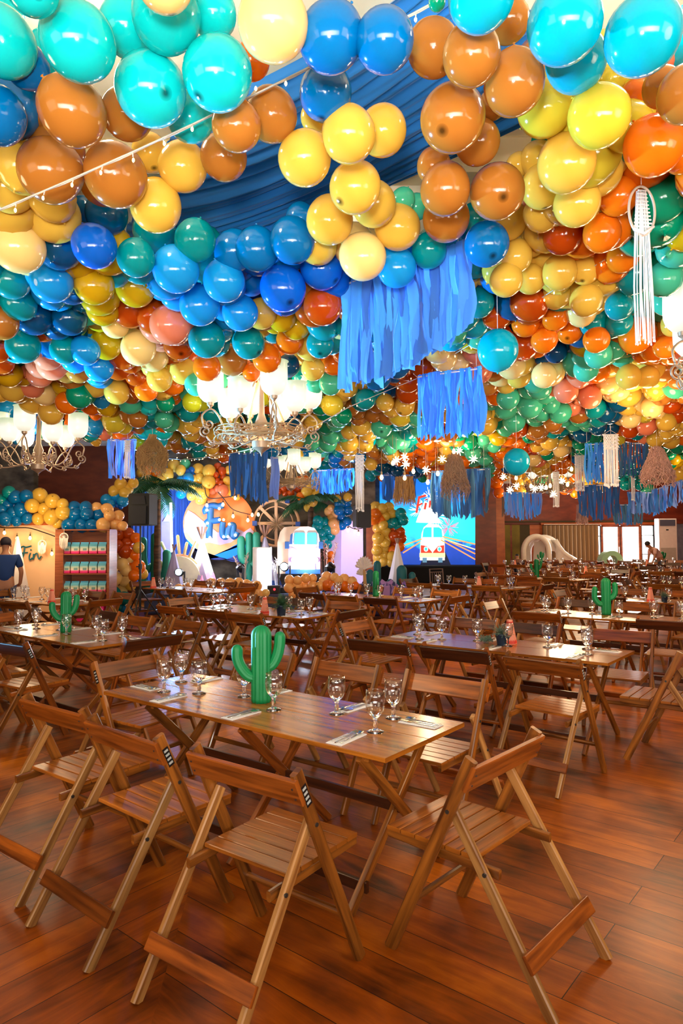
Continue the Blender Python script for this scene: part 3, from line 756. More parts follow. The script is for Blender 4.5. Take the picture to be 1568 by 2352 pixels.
# every entry: pixel x, pixel y, radius in pixels, colour letter, layer (0 hangs lowest)
CAN = """5 95 85 A 1;72 -30 70 A 0;178 95 96 A 0;345 205 89 A 0;500 168 87 A 0;382 38 87 A 1;292 60 72 A 2;490 30 60 A 2;376 -48 76 C 0;626 54 91 C 0;760 85 82 B 0;883 92 76 B 0;748 212 66 B 1;60 150 58 B 1;-12 262 76 B 0;20 270 46 B 1
165 255 84 K 0;105 255 44 K 2;292 262 64 K 1;117 392 80 K 0;265 402 77 K 0;235 420 56 K 2;435 268 60 A 1;543 288 62 K 0;623 263 64 K 1;513 360 57 K 1;578 140 46 O 2;420 382 60 Y 1;345 350 46 Y 2;358 472 62 Y 0;20 430 62 Y 1;122 494 66 Y 1;42 565 65 C 0;95 560 40 Y 2
700 363 65 Y 0;800 308 67 Y 0;878 300 60 Y 1;725 268 38 Y 2;816 430 62 Y 0;858 468 54 Y 1;757 505 57 Y 1;912 521 54 Y 1;832 589 56 C 0
1106 -10 86 Q 0;1296 55 97 Q 0;1475 80 98 Q 0;1322 140 76 Q 1;995 110 68 K 1;1082 125 74 K 0;1165 45 56 K 2;1180 190 77 K 0;1040 270 81 K 0;1095 325 56 K 1;1130 240 36 K 2;996 380 42 K 1;1022 434 61 K 0;1141 440 67 K 0;1024 500 57 K 1
1250 248 69 H 1;1375 267 77 H 0;1405 180 36 H 2;1440 290 62 H 1;1300 375 71 Y 0;1235 365 44 Y 2;1245 428 52 Y 1;1372 394 60 Y 1;1190 378 30 Y 2;1325 466 57 Y 0;1244 490 45 Y 1;1165 505 48 Y 2;1460 225 46 O 2;1578 215 74 K 0;1520 200 50 K 1;1500 335 73 O 0;1565 360 42 O 1;1418 450 48 O 1;1425 390 34 O 2;1520 455 62 E 1;1003 5 22 E 1
1117 560 54 B 0;1090 505 40 T 2;910 614 47 L 0;985 575 42 T 1;955 475 32 G 2;925 460 30 G 2;860 645 30 L 2;1292 540 47 R 1;1382 535 46 O 0;1316 565 34 O 2;1428 588 40 O 1;1183 588 41 Y 1;1162 643 40 Y 0;1220 555 36 Y 2;1217 640 36 Y 1;1260 580 44 Y 2;1284 625 43 Y 1;1275 677 35 Y 1;1344 620 35 Y 1;1381 624 32 Y 2;1346 690 39 Y 0;1300 690 30 Y 2;1108 625 30 Y 2
1141 722 35 R 1;1207 705 35 R 2;1208 740 34 O 1;1275 726 34 O 1;1308 759 32 O 1;1250 781 31 O 0;1100 695 36 T 1;1155 678 34 N 2;1108 650 26 N 2;1362 740 35 T 1;1421 703 34 T 0;1421 740 33 T 1;1427 652 31 T 2;1389 665 25 T 2;1318 785 27 N 2;1369 780 32 O 0;1425 765 28 O 2;1276 808 27 N 1;1250 815 27 B 2;1207 775 22 N 2;1318 812 29 G 2;1374 815 33 G 0;1410 800 28 G 1;1345 848 30 G 0
1093 820 26 P 2;1053 828 27 C 1;1198 795 24 R 2;1178 848 22 C 1;1190 862 30 Y 1;1249 862 30 C 0;1215 815 28 Y 2;1120 882 27 K 1;1166 915 27 G 0;1214 890 26 G 1;1216 932 30 G 0;1232 945 26 G 1;1180 967 27 G 0;1274 932 24 G 1;1299 898 29 P 0;1354 912 28 P 0;1313 932 25 P 1;1340 865 26 P 2;1368 880 26 O 2;1293 862 26 O 2;1317 965 27 G 1;1364 945 27 T 1;1395 935 25 N 2;1379 978 23 N 1;1328 990 21 N 1
1400 835 33 Y 2;1469 812 28 Y 2;1443 866 30 Y 0;1487 866 28 Y 0;1420 893 28 C 1;1450 920 26 Y 2;1477 808 27 O 1;1525 850 29 K 1;1558 868 28 K 1;1540 905 27 K 2;1535 935 26 R 2;1527 797 29 O 0;1482 785 24 O 2;1497 935 27 C 0;1447 960 25 C 0;1474 955 26 Y 1;1531 545 42 E 2;1562 590 35 G 1;1526 640 43 G 0;1532 690 37 G 1;1565 665 32 G 1;1500 590 32 E 2;1500 750 38 Y 2;1545 745 30 Y 1
216 565 54 V 0;245 490 52 N 2;195 480 32 N 2;118 645 52 L 0;25 640 48 T 1;25 672 40 T 2;140 575 32 N 2;217 656 46 M 0;310 660 47 M 1;163 605 27 M 2;270 545 26 M 2;312 592 46 T 0;355 530 52 T 2;448 552 50 T 1;403 618 56 L 0;375 650 42 L 2;514 645 50 L 0;490 600 42 T 2;459 700 48 L 0;551 718 43 L 0;575 640 40 B 2;590 572 52 B 1;671 552 54 B 1;690 500 36 B 2;649 661 55 V 0;737 616 50 V 1;700 660 32 B 2;741 702 46 R 0;775 575 30 Y 2
78 725 46 N 1;160 730 42 N 1;164 755 40 N 2;180 690 36 N 2;237 710 40 M 1;265 745 33 C 1;243 791 37 M 1;318 800 41 C 0;391 746 48 P 0;322 720 38 R 2;410 790 37 R 1;475 780 43 T 0;545 755 38 T 2;570 788 38 T 0;600 720 37 Y 1;660 725 36 M 2;632 740 27 M 2;678 745 36 M 1;628 762 27 T 2;745 745 34 T 1;735 790 33 T 0;666 782 33 O 1;612 822 34 O 0;533 828 36 K 1;475 843 33 O 0;662 840 27 N 1;718 847 28 Y 0;702 812 28 Y 2;640 865 26 T 1;697 865 27 T 1;758 882 26 G 0;765 835 27 O 1
421 852 32 Y 1;366 871 30 Y 0;312 862 26 R 1;277 872 28 R 1;275 840 27 R 2;336 895 28 O 0;268 900 30 Y 0;220 885 29 Y 1;228 843 35 L 0;180 850 31 K 1;119 838 37 P 1;92 858 33 P 1;195 805 35 L 0;148 803 35 T 0;53 794 42 T 0;5 742 40 K 0;5 830 30 R 1;110 780 27 R 2;22 860 31 M 1;30 893 32 Y 1;80 880 28 C 2;130 885 27 M 2;182 908 31 E 0;73 922 31 Y 1;117 947 30 Y 0;153 925 27 O 0;64 975 29 V 0;25 983 27 L 0;20 935 28 L 2;50 945 28 B 2
163 975 16 O 0;150 980 17 T 1;218 980 20 L 0;263 968 28 H 0;316 960 24 K 0;377 962 23 G 0;380 925 22 E 0;345 920 22 A 1;300 1003 18 I 1;330 992 18 A 0;204 999 17 T 1;273 999 15 O 0;178 998 15 Y 1;245 996 15 P 1;220 1013 13 Y 1;362 990 18 A 1;390 998 17 Y 1;240 935 22 M 1;220 950 16 O 1;290 930 20 K 2;200 950 18 T 2;250 905 20 L 2;345 945 20 T 2;150 1003 14 G 1;110 990 16 G 1
442 975 21 Y 0;415 972 19 Y 1;455 1023 15 T 0;487 1030 16 Y 0;493 998 19 Y 0;512 1028 15 O 1;535 1023 18 K 1;395 1000 18 Y 1;407 1026 16 K 1;434 1025 15 T 1;567 1034 20 G 0;596 1037 16 T 1;623 1036 19 B 0;651 1010 18 Y 0;683 1013 18 Y 0;678 1045 19 Y 0;717 1014 21 G 0;753 1017 22 G 0;753 1042 20 G 1;728 1048 16 R 1;801 1017 22 Y 0;796 979 19 Y 1;828 978 23 Y 0;838 1020 20 Y 0;782 998 20 G 1;749 982 21 G 1;780 960 22 G 0;700 1050 15 B 1;790 1052 16 T 1;768 1061 15 B 0;796 1076 16 K 0;745 1068 16 T 0;653 1030 16 B 2;700 1030 15 B 2;820 1045 16 B 1;720 1075 14 T 1;660 1060 13 M 1;690 1070 12 B 1
876 981 25 G 0;922 965 23 T 0;910 1009 23 G 0;943 1001 23 T 1;894 1024 19 G 1;976 1001 22 O 0;842 1019 18 Y 1;1027 1006 21 K 0;968 1029 20 O 1;1075 1014 21 E 0;1116 973 27 Y 0;1144 1004 21 M 0;1180 1008 21 O 1;1086 1039 21 G 0;1114 1052 19 G 0;1103 1085 16 G 0;1114 1018 19 G 1;1147 1052 18 O 1;912 1080 16 N 0;953 1083 15 N 0;884 1067 16 N 1;851 1065 16 Y 0;851 1092 14 T 1;892 1042 18 Y 1;938 1050 20 O 1;973 1060 18 O 0;1019 1040 21 Y 1;990 1080 18 O 2;870 1050 16 K 1;1050 1060 20 O 2;932 1100 13 O 1;880 1095 13 O 1
1231 956 25 G 1;1233 987 21 K 0;1269 971 22 K 0;1279 992 21 T 1;1348 974 19 G 1;1372 980 21 N 0;1330 989 20 N 1;1360 1007 21 E 0;1330 1018 17 E 0;1309 1007 20 Y 1;1261 1013 22 Y 0;1288 1031 20 C 0;1321 1031 18 E 1;1267 1048 18 Y 1;1240 1078 15 Y 0;1225 1054 18 C 0;1207 1019 22 R 1;1190 1012 20 O 1;1336 1043 14 B 0;1294 1060 18 O 0;1303 1093 16 O 1;1354 1117 15 Y 0;1381 1116 15 Y 0;1437 1111 16 T 0;1470 1111 16 T 0;1488 1126 16 G 0;1446 986 22 R 0;1485 977 24 P 0;1478 1000 18 P 1;1506 1007 22 Y 0;1530 968 24 Y 0;1545 998 19 Y 1;1446 1010 18 O 1;1556 1025 19 E 0;1533 1027 18 E 1;1548 1054 15 M 0;1557 1083 25 Y 0;1425 983 19 O 1;1192 1129 16 Y 0;1222 1105 15 Y 1;1190 1105 17 Y 1;1243 1111 15 G 0;1139 1108 16 O 0;1145 1132 13 O 0;1321 1132 13 O 0;1297 1123 14 R 0;1400 1030 18 O 2
450 883 27 G 0;499 875 25 G 1;577 856 21 O 0;546 895 22 I 1;441 924 23 I 0;533 892 17 O 1;629 895 19 O 0;653 962 17 O 1;718 888 23 G 0;762 930 26 H 0;617 917 18 I 1;720 973 18 Y 1;742 950 21 E 1;751 975 22 E 1;450 946 16 O 1;468 966 18 Y 1;484 1008 16 Y 2;500 930 22 T 2;570 930 24 T 2;410 905 22 T 2;425 940 18 T 2
839 917 24 T 0;884 925 21 Y 0;929 932 24 Y 0;929 905 22 R 1;799 890 24 Y 1;884 902 15 B 1;822 945 19 K 1;868 940 18 K 2;789 955 20 E 0;965 935 20 O 2;820 975 18 Y 2;1050 870 24 Y 2;560 1010 18 K 2;395 900 22 O 1;1510 1150 15 T 2"""
LM = [(90, 60, 'in the top left corner'), (430, 90, 'in the aqua cluster at top left'), (770, 110, 'at top, left of centre drape'), (1060, 110, 'at top right of the blue drape'), (1400, 80, 'in the top right corner'),
      (180, 350, 'along the string lights at left'), (560, 310, 'at left edge of the blue drape'), (800, 340, 'before the middle of the blue drape'), (1050, 350, 'at right edge of the blue drape'), (1310, 330, 'up left of the tall macrame'),
      (1530, 330, 'behind the macrame cord'), (60, 560, 'on the left edge, below the string lights'), (230, 620, 'left of the blue-lit balloons'), (480, 640, 'among the blue-lit balloons'), (690, 600, 'up left of the large blue fringe'),
      (870, 540, 'over the large blue fringe'), (1160, 600, 'up right of the large blue fringe'), (1330, 600, 'left of the macrame ring'), (1220, 760, 'right of the large blue fringe'), (1400, 740, 'left of the macrame tails'), (1530, 640, 'right of the macrame tails'),
      (90, 770, 'on the left edge, mid canopy'), (300, 770, 'in the canopy left of the chandelier'), (560, 790, 'over the middle chandelier'), (730, 760, 'left of the large blue fringe'), (1160, 900, 'right of the small blue fringe'), (1320, 900, 'in the mint and peach clusters'),
      (1490, 880, 'under the tall macrame'), (60, 940, 'over the left chandelier'), (220, 930, 'right of the left chandelier'), (400, 950, 'left of the middle chandelier arms'), (560, 1030, 'under the middle chandelier'), (750, 970, 'right of the middle chandelier'),
      (860, 930, 'below the large blue fringe'), (920, 1040, 'over the video screen'), (1060, 1030, 'below the small blue fringe'), (1200, 1040, 'beside the hanging blue ball'), (1320, 1040, 'left of the right-hand fringes'), (1500, 1010, 'over the pale raffia'), (1230, 1120, 'over the sparkling stars at right')]
entries = []
for ln in CAN.split('\n'):
    for q in ln.split(';'):
        a = q.split(); entries.append([float(a[0]), float(a[1]), float(a[2]), a[3], int(a[4])])
rb = random.Random(5)
balls = []
for x, y, r, c, l in entries:
    d = (FV + AX*((x-784)/FPX) - AY*((y-1176)/FPX)); el = d.z/d.y
    h = 1.52+l*.13+rb.uniform(-.015, .015)
    t = h/el/d.y
    if t*d.y > 17.5: t = 17.5/d.y+l*.25
    p = CAM0+d*t
    z = (p-CAM0).dot(FV); ct = z/(p-CAM0).length
    balls.append([p, z*r*math.sqrt(ct)/FPX*1.0, c, l, x, y, r])
# balloons that would sink into one another are eased apart along their own line of sight
balls.sort(key=lambda b: b[3])
for it in range(6):
    for i in range(len(balls)):
        for j in range(i):
            a, b = balls[j], balls[i]
            dd = (a[0]-b[0]).length; need = (a[1]+b[1])*.74
            if dd < need:
                k = 1+min(.06, (need-dd)/(b[0]-CAM0).length*.8)
                q = CAM0+(b[0]-CAM0)*k
                if q.z < CEIL-.25-b[1]: b[0] = q; b[1] *= k
def ordw(i, n):
    if n == 1: return 'the one'
    return ('leftmost' if i == 0 else 'rightmost' if i == n-1 else ['second', 'third', 'fourth', 'fifth', 'sixth', 'seventh', 'eighth', 'ninth', 'tenth', 'eleventh', 'twelfth'][min(i, 11)-1]+'-from-left')
NW = ['zero', 'one', 'two', 'three', 'four', 'five', 'six', 'seven', 'eight', 'nine', 'ten', 'eleven', 'twelve', 'thirteen']
vis = [b for b in balls if -b[6] < b[4] < 1568+b[6] and b[5]+b[6] > 0]
vis.sort(key=lambda b: -b[6]); keep, extra = vis[:300], vis[300:]
cells = {}
for b in keep:
    k = min(range(len(LM)), key=lambda q: (LM[q][0]-b[4])**2+(LM[q][1]-b[5])**2); cells.setdefault((k, b[2]), []).append(b)
for (k, c), lst in cells.items():
    lst.sort(key=lambda b: b[4])
    for i, b in enumerate(lst):
        o = D.objects.new('balloon', (BALM if rb.random() < .3 else BALP)[c]); COL.objects.link(o); o.location = b[0]; R = b[1]*.985; o.scale = (R, R, R*1.0)
        o.rotation_euler = (pi+rb.uniform(-1.0, 1.0), rb.uniform(-.8, .8), rb.uniform(0, 6))
        n = len(lst); nm = BC[c][1]
        tag(o, (('the %s balloon %s' % (nm, LM[k][2])) if n == 1 else '%s of the %s %s balloons %s' % (ordw(i, n), NW[min(n, 13)], nm, LM[k][2])), 'balloon', 'ceiling balloons')
# the countless small ones filling the canopy behind and beyond
fill = MB(); keys = list(BC); pal = 'YYYYOOOKKRMMCGGEETTNBLQAPPHI'
lowp = balprof(8)
def addball(p, R, c, seg=14):
    ax = Matrix.Rotation(rb.uniform(-1, 1), 3, 'X')@Matrix.Rotation(rb.uniform(-1, 1), 3, 'Y')
    fill.lathe([(a*R, b*R) for a, b in lowp], seg, p, keys.index(c), ax=ax)
for b in extra: addball(b[0], b[1], b[2], 20)
def endY(px): 
    P_ = [(-200, 9.6), (250, 9.8), (380, 11), (520, 12.5), (840, 13.5), (900, 16.5), (1100, 17), (1570, 17.5), (2200, 17.5)]
    for (a, b), (c, d) in zip(P_, P_[1:]):
        if px <= c: return b+(d-b)*max(0, (px-a))/(c-a)
    return 17.5
rng = random.Random(21)
seeds = [(rng.uniform(-7, 10), rng.uniform(1, 18), rng.choice(pal)) for _ in range(420)]
cnt = 0
taken = [(b[0], b[1]) for b in balls]
grid = {}
for p, r in taken: grid.setdefault((int(p.x//.5), int(p.y//.5)), []).append((p, r))
def clash(p, R, f=.7):
    gx, gy = int(p.x//.5), int(p.y//.5)
    for i in (-1, 0, 1):
        for j in (-1, 0, 1):
            for q, r in grid.get((gx+i, gy+j), ()):
                if (p-q).length < (R+r)*f: return True
    return False
CHAN = [at(600, 925, 6.5), at(88, 990, 8.4), at(668, 1068, 11.8), at(1722, 770, 4.5), at(1262, 1100, 16)]
for pas in range(2):
    for i in range(16000):
        y = 1.2+17*rng.random()**.8
        x = rng.uniform(-.62*y-.5, .62*y+.5)
        z = EYE+1.62+rng.random()*.25 if pas == 0 else EYE+1.85+rng.random()*.3
        if y > 8 and pas == 0: z -= .12*rng.random()
        p = Vector((x, y, z)); px, py, _ = proj(p)
        if py > 1145 or y > endY(px): continue
        if y < 5.2 and (px > 150 and px < 1240) : 
            # leave the gap through which the drape shows
            if y < 4.6 and (py < 560): continue
        if y < 2.6 and py < 380: continue
        R = rng.uniform(.115, .14)
        if clash(p, R, .66): continue
        if any((p-q).length < .95 for q in CHAN): continue
        c = min(entries, key=lambda s: (s[0]-px)**2+(s[1]-py)**2)[3]
        if rng.random() < .12: c = rng.choice(pal)
        addball(p, R, c, 14 if y < 8 else 10); grid.setdefault((int(x//.5), int(y//.5)), []).append((p, R)); cnt += 1
print('FILL', cnt, 'HAND', len(balls), len(keep))
fo = fill.build('balloon_canopy', [BMF[k] for k in keys], None, True)
tag(fo, 'dense mass of small many-coloured balloons filling the canopy behind the larger ones', 'balloons', None, 'stuff')

# ------------------------------------------------------------------ blue ceiling drape
def clothmat(name, c, tr=.35, rough=.8):
    m = D.materials.new(name); m.use_nodes = True; nt = m.node_tree; b = nt.nodes['Principled BSDF']; N = nt.nodes.new; L = nt.links.new
    b.inputs['Base Color'].default_value = srgb(c); b.inputs['Roughness'].default_value = rough
    b.inputs['Sheen Weight'].default_value = .3
    t = N('ShaderNodeBsdfTranslucent'); t.inputs[0].default_value = srgb(c); x = N('ShaderNodeMixShader'); x.inputs[0].default_value = tr
    L(b.outputs[0], x.inputs[1]); L(t.outputs[0], x.inputs[2]); L(x.outputs[0], nt.nodes['Material Output'].inputs[0]); return m
DRAPE = clothmat('drape_blue', (24, 122, 204), .2)
# swathe hung between two ceiling points, gathered into fine folds along its length
zD = 4.08
a0, a1 = atz(300, 640, zD), atz(470, 230, zD)      # left end
b0, b1 = atz(1180, 290, zD), atz(950, -60, zD)     # right end
vs = []; nu, nv = 40, 150; rg = random.Random(3)
ph = [rg.uniform(0, 6.28) for _ in range(6)]
for i in range(nu+1):
    u = i/nu
    for j in range(nv+1):
        v = j/nv
        P0 = a0+(b0-a0)*(u*1.3-.15); P1 = a1+(b1-a1)*(u*1.3-.15); p = P0+(P1-P0)*v
        f = .014*math.sin(v*40+ph[0]+1.2*math.sin(u*3+ph[1]))+.013*math.sin(v*97+ph[2]+2*math.sin(u*4))+.01*math.sin(v*173+ph[3]+3*u)
        vs.append((p.x, p.y, p.z-.22*math.sin(pi*min(1, max(0, u)))*math.sin(pi*(.15+.7*v))+f))
m = MB(); m.add(vs, [[i*(nv+1)+j, i*(nv+1)+j+1, (i+1)*(nv+1)+j+1, (i+1)*(nv+1)+j] for i in range(nu) for j in range(nv)])
tag(m.build('ceiling_drape', DRAPE, None, True), 'blue gathered fabric swathe hung under the ceiling, seen between the balloons', 'drape')
# ------------------------------------------------------------------ string lights
def lights(name, pts, label, bulb_gap=.115, r=.0035, drop=.028, group=None, limit=100, br=.005, cordmat=CORD):
    t = thing(name, label, 'string lights', pts[0], 0, group); o0 = Vector(pts[0])
    P = [Vector(p)-o0 for p in pts]
    m = MB(); m.tube(P, r, 6); m.tube([p+Vector((.004, .003, .003*math.sin(i*2.1))) for i, p in enumerate(P)], r*.7, 5); m.build('cord', cordmat, t, True)
    L = 0; nxt = bulb_gap*.5; k = 0; rg = random.Random(len(pts))
    for a, b in zip(P, P[1:]):
        s = (b-a).length
        while nxt <= L+s and k < limit:
            q = a+(b-a)*((nxt-L)/s); d = Vector((rg.uniform(-.5, .5), rg.uniform(-.5, .5), -1)).normalized()*drop
            if rg.random() < .25: d = -d
            mm_ = MB(); mm_.tube([q, q+d*.6], r*.7, 5); mm_.lathe([(br*.4, -br*1.6), (br, -br*.5), (br*.9, br*.8), (br*.3, br*1.7)], 8, q+d, 1)
            mm_.build('bulb', [cordmat, BULB], t, True); nxt += bulb_gap; k += 1
        L += s
    return t
def sag(p, q, s, n=24): return [p+(q-p)*(i/n)+Vector((0, 0, -s*4*(i/n)*(1-i/n))) for i in range(n+1)]
lights('string_lights', sag(at(-60, 505, 2.55), at(1010, -2, 2.25), .03), 'silver fairy-light string crossing the canopy at top left', .125)
pts = [at(x, y, Y) for x, y, Y in ((1620, 455, 3.3), (1568, 488, 3.45), (1460, 545, 3.7), (1383, 600, 3.95), (1290, 655, 4.25), (1200, 710, 4.65), (1130, 762, 5.1), (1040, 815, 5.7))]
lights('string_lights', pts, 'fairy-light string from the macrame ring down to the large fringe', .13, .003)
pts = [at(x, y, Y) for x, y, Y in ((960, 868, 6.2), (870, 905, 6.4), (800, 935, 6.3), (730, 975, 6.2), (640, 1012, 6.3), (560, 1035, 6.8), (500, 1047, 7.8), (420, 1056, 9), (340, 1050, 10))]
lights('string_lights', pts, 'fine fairy-light string passing below the middle chandelier', .15, .0025, .022, br=.004)

# ------------------------------------------------------------------ chandeliers
def scroll(c, ex, ez, r0, turns, n=28, sgn=1, start=0):
    "spiral in the plane ex/ez winding into c"
    return [c+ex*(r0*(1-i/n*.8)*math.cos(start+sgn*2*pi*turns*i/n))+ez*(r0*(1-i/n*.8)*math.sin(start+sgn*2*pi*turns*i/n)) for i in range(n+1)]
def chandelier(loc, label, s=1.0, arms=8, a0=0, wreath=True):
    t = thing('chandelier', label, 'chandelier', loc, 0, 'scroll-armed chandeliers')
    zv = Vector((0, 0, 1))
    m = MB(); m.lathe([(r*s, z*s) for r, z in ((.003, -.2), (.012, -.17), (.03, -.155), (.05, -.14), (.085, -.12), (.09, -.06), (.07, -.04), (.06, .0), (.045, .06), (.06, .12), (.03, .2), (.022, .5), (.03, .52), (.02, .56))], 20)
    m.build('body', IRON, t, 'auto')
    m = MB()
    for k in range(arms//2):
        g = a0+2*pi*k/(arms//2)+.3; d = Vector((math.cos(g), math.sin(g), 0)); m.bar(d*.32*s+zv*.02*s, d*.02*s+zv*.6*s, .02*s, .008*s)
    m.build('tie_rod', TWIG, t)
    if wreath:
        m = MB(); rg = random.Random(4)
        for q in range(16):
            R = s*rg.uniform(.24, .44); z0 = s*rg.uniform(-.05, .06); ph_ = rg.uniform(0, 6); w_ = rg.uniform(.01, .03)*s
            m.tube([Vector(((R+w_*math.sin(5*g+ph_))*math.cos(g), (R+w_*math.sin(5*g+ph_))*math.sin(g), z0+w_*math.cos(4*g+ph_))) for g in [2*pi*i/48 for i in range(49)]], .006*s, 5)
        tag(m.build('wreath', TWIG, t, True), None)
    for k in range(arms):
        g = a0+2*pi*k/arms; d = Vector((math.cos(g), math.sin(g), 0))
        big = k % 2 == 0
        Ra = (.48 if big else .36)*s; zc = (.22 if big else .13)*s
        m = MB()
        path = smooth_path([d*.06*s-zv*.02*s, d*.2*s-zv*.07*s, d*(Ra*.66)-zv*.01*s, d*(Ra-.07*s)+zv*(zc-.05*s), d*Ra+zv*zc, d*(Ra+.075*s)+zv*(zc-.06*s), d*(Ra+.06*s)+zv*(zc-.15*s)], 30)
        m.tube(path, .0085*s, 7); m.tube(scroll(d*(Ra+.015*s)+zv*(zc-.14*s), d, zv, .05*s, 1.4, sgn=-1), .0075*s, 6)
        m.tube(smooth_path([d*.2*s-zv*.07*s, d*(Ra-.05*s)-zv*.1*s, d*(Ra+.04*s)-zv*.03*s], 12), .007*s, 6)
        m.tube(scroll(d*(Ra+.045*s)+zv*(.015*s), d, zv, .055*s, 1.5, sgn=1, start=-pi/2), .0075*s, 6)
        m.tube(scroll(d*(Ra-.02*s)-zv*(.085*s), d, zv, .03*s, 1.3, sgn=-1), .0065*s, 6)
        m.tube(scroll(d*(.14*s)+zv*(.02*s), d, zv, .06*s, 1.4), .0085*s, 6)
        arm = m.build('arm', IRON, t, True)
        cz = zc
        m = MB(); m.lathe([(r*s, z*s) for r, z in ((.006, -.0), (.012, .02), (.03, .035), (.034, .062), (.028, .062), (.02, .04))], 14, d*Ra+zv*cz); m.build('cup', IRON, arm, 'auto')
        m = MB(); R_ = .122*s if big else .112*s; H_ = .31*s if big else .28*s
        pr = [(.02*s, 0), (R_*.55, .02*s), (R_*.85, .06*s), (R_*.98, .11*s), (R_, .16*s), (R_*.98, H_-.01*s), (R_*1.08, H_), (R_*1.02, H_+.002), (R_*.93, H_-.015*s), (R_*.95, .16*s), (R_*.9, .1*s), (R_*.5, .035*s)]
        vs = []; n = 24
        for r, z in pr:
            for q in range(n): vs.append(d*Ra+Vector((r*math.cos(2*pi*q/n), r*math.sin(2*pi*q/n), cz+.055*s+z)))
        uz = lambda i: (min(1, pr[i][1]/H_), 0); m.add(vs, [[i*n+q, i*n+(q+1) % n, (i+1)*n+(q+1) % n, (i+1)*n+q] for i in range(len(pr)-1) for q in range(n)], 0, [[uz(i), uz(i), uz(i+1), uz(i+1)] for i in range(len(pr)-1) for q in range(n)]); m.build('lamp_shade', SHADE, t, True)
    m = MB(); m.tube([Vector((0, 0, .55*s)), Vector((0, 0, 1.5))], .008*s, 6); m.build('chain', IRON, t)
    return t
chandelier(at(600, 1000, 6.5), 'large lit chandelier with twig wreath hanging in the centre of the hall', 1.03, 8, .35)
chandelier(at(88, 1056, 8.4), 'lit chandelier hanging at the left, before the brown wall panel', 1.0, 8, .1, False)
chandelier(at(668, 1108, 11.8), 'small distant lit chandelier behind the blue fringe above the stage', .9, 8, .2, True)
chandelier(at(1722, 862, 4.5), 'lit chandelier mostly cut off by the right edge', 1.0, 8, .12, False)
chandelier(at(1262, 1120, 16), 'far twig-wreathed chandelier among the sparkling stars', 1.2, 8, .2, True)

# ------------------------------------------------------------------ fabric fringes
FB = {k: clothmat('fringe_'+k, c, .3) for k, c in (('bright', (70, 165, 252)), ('royal', (70, 150, 250)), ('mid', (52, 112, 190)), ('dusk', (44, 96, 160)), ('lav', (120, 150, 226)), ('grey', (60, 104, 140)))}
def fringe(p, q, L, label, mats, n=24, wdt=None, jag=.1, crv=None, seed=1, cords=True, sub=10, bow=0):
    "ribbons hanging from a dowel that runs from p to q; crv(t) gives the length factor"
    p = Vector(p); q = Vector(q); t = thing('fabric_fringe', label, 'fringe hanging', p, 0, 'blue fabric fringes under the balloons')
    d = q-p; side = Vector((d.x, d.y, 0)).normalized(); nr = Vector((-side.y, side.x, 0)); rg = random.Random(seed)
    m = MB(); m.tube([Vector((0, 0, 0)), d*.33+nr*bow, d*.66+nr*bow, d], .007, 6)
    if cords:
        for f in (.08, .92): m.tube([d*f, d*f+Vector((0, 0, .35))], .0018, 4)
    m.build('dowel', MACR, t, True)
    wdt = wdt or d.length/n*1.7; groups = {}
    for i in range(n):
        f = (i+rg.uniform(.2, .8))/n; k = rg.randrange(len(mats)); mb = groups.setdefault(i if n <= 60 else k, (MB(), k))[0]
        b = d*f+nr*(rg.uniform(-.02, .02)+bow*4*f*(1-f)); Li = L*(crv(f) if crv else 1)*(1+rg.uniform(-jag, jag*.6)); w_ = wdt*rg.uniform(.55, 1.15)
        a1_, a2_, a3_ = rg.uniform(0, 6), rg.uniform(0, 6), rg.uniform(-.5, .5); vs = []; K = 4
        for s in range(sub+1):
            v = s/sub
            for c in range(K+1):
                e = (c/K-.5)
                tw = a3_+.5*math.sin(v*3+a1_)
                o = side*(e*w_*math.cos(tw)*(1-.15*math.sin(v*9+a2_))+.012*math.sin(v*5+a1_))+nr*(e*w_*math.sin(tw)+.018*math.sin(v*4+a2_)+.006*math.sin(e*14+a1_+v*3))
                o += side*rg.uniform(-.0025, .0025)
                z = -Li*v+(.02 if s == 0 else 0)-(e*.05*math.sin(a2_) if s == sub else 0)+rg.uniform(-.004, .004)
                vs.append(b+o+Vector((0, 0, z)))
        mb.add(vs, [[s*(K+1)+c, s*(K+1)+c+1, (s+1)*(K+1)+c+1, (s+1)*(K+1)+c] for s in range(sub) for c in range(K)])
    for key, (mb, k) in groups.items():
        mb.build('ribbon', FB[mats[k]], t, True)
    return t
def fpx(x0, x1, ytop0, ytop1, ybot, Y0, Y1, *a, **k):
    p = at(x0, ytop0, Y0); q = at(x1, ytop1, Y1); L = p.z-at((x0+x1)/2, ybot, (Y0+Y1)/2).z
    return fringe(p, q, L, *a, **k)
# the big one runs obliquely, its right end nearer
p = at(788, 655, 4.25); q = at(1078, 560, 3.72)
fringe(p, q, .68, 'largest bright blue fabric fringe, hanging right of centre under the yellow balloons', ['bright', 'bright', 'royal', 'mid'], 40, .075, .07, lambda f: 1.0 if f < .35 else 1.03-.33*((f-.35)/.65)**.8, 3, sub=18)
fpx(960, 1106, 866, 846, 1000, 6.0, 5.7, 'blue fringe hanging just below the right end of the largest one', ['royal', 'royal', 'bright'], 30, .055, .06, seed=4, sub=14)
fpx(250, 312, 1012, 1012, 1098, 9.2, 9.2, 'pale blue fringe hanging left of the straw lampshade', ['lav', 'lav', 'royal'], 14, seed=5)
fpx(527, 614, 1045, 1040, 1150, 10.2, 10.0, 'steel blue fringe hanging below the middle chandelier', ['mid', 'dusk', 'royal'], 26, .05, .12, lambda f: .82+.3*f, 6)
fpx(622, 640, 1052, 1052, 1150, 10.4, 10.4, 'narrow strand of lilac blue fringe right of the steel blue one', ['lav'], 4, seed=7)
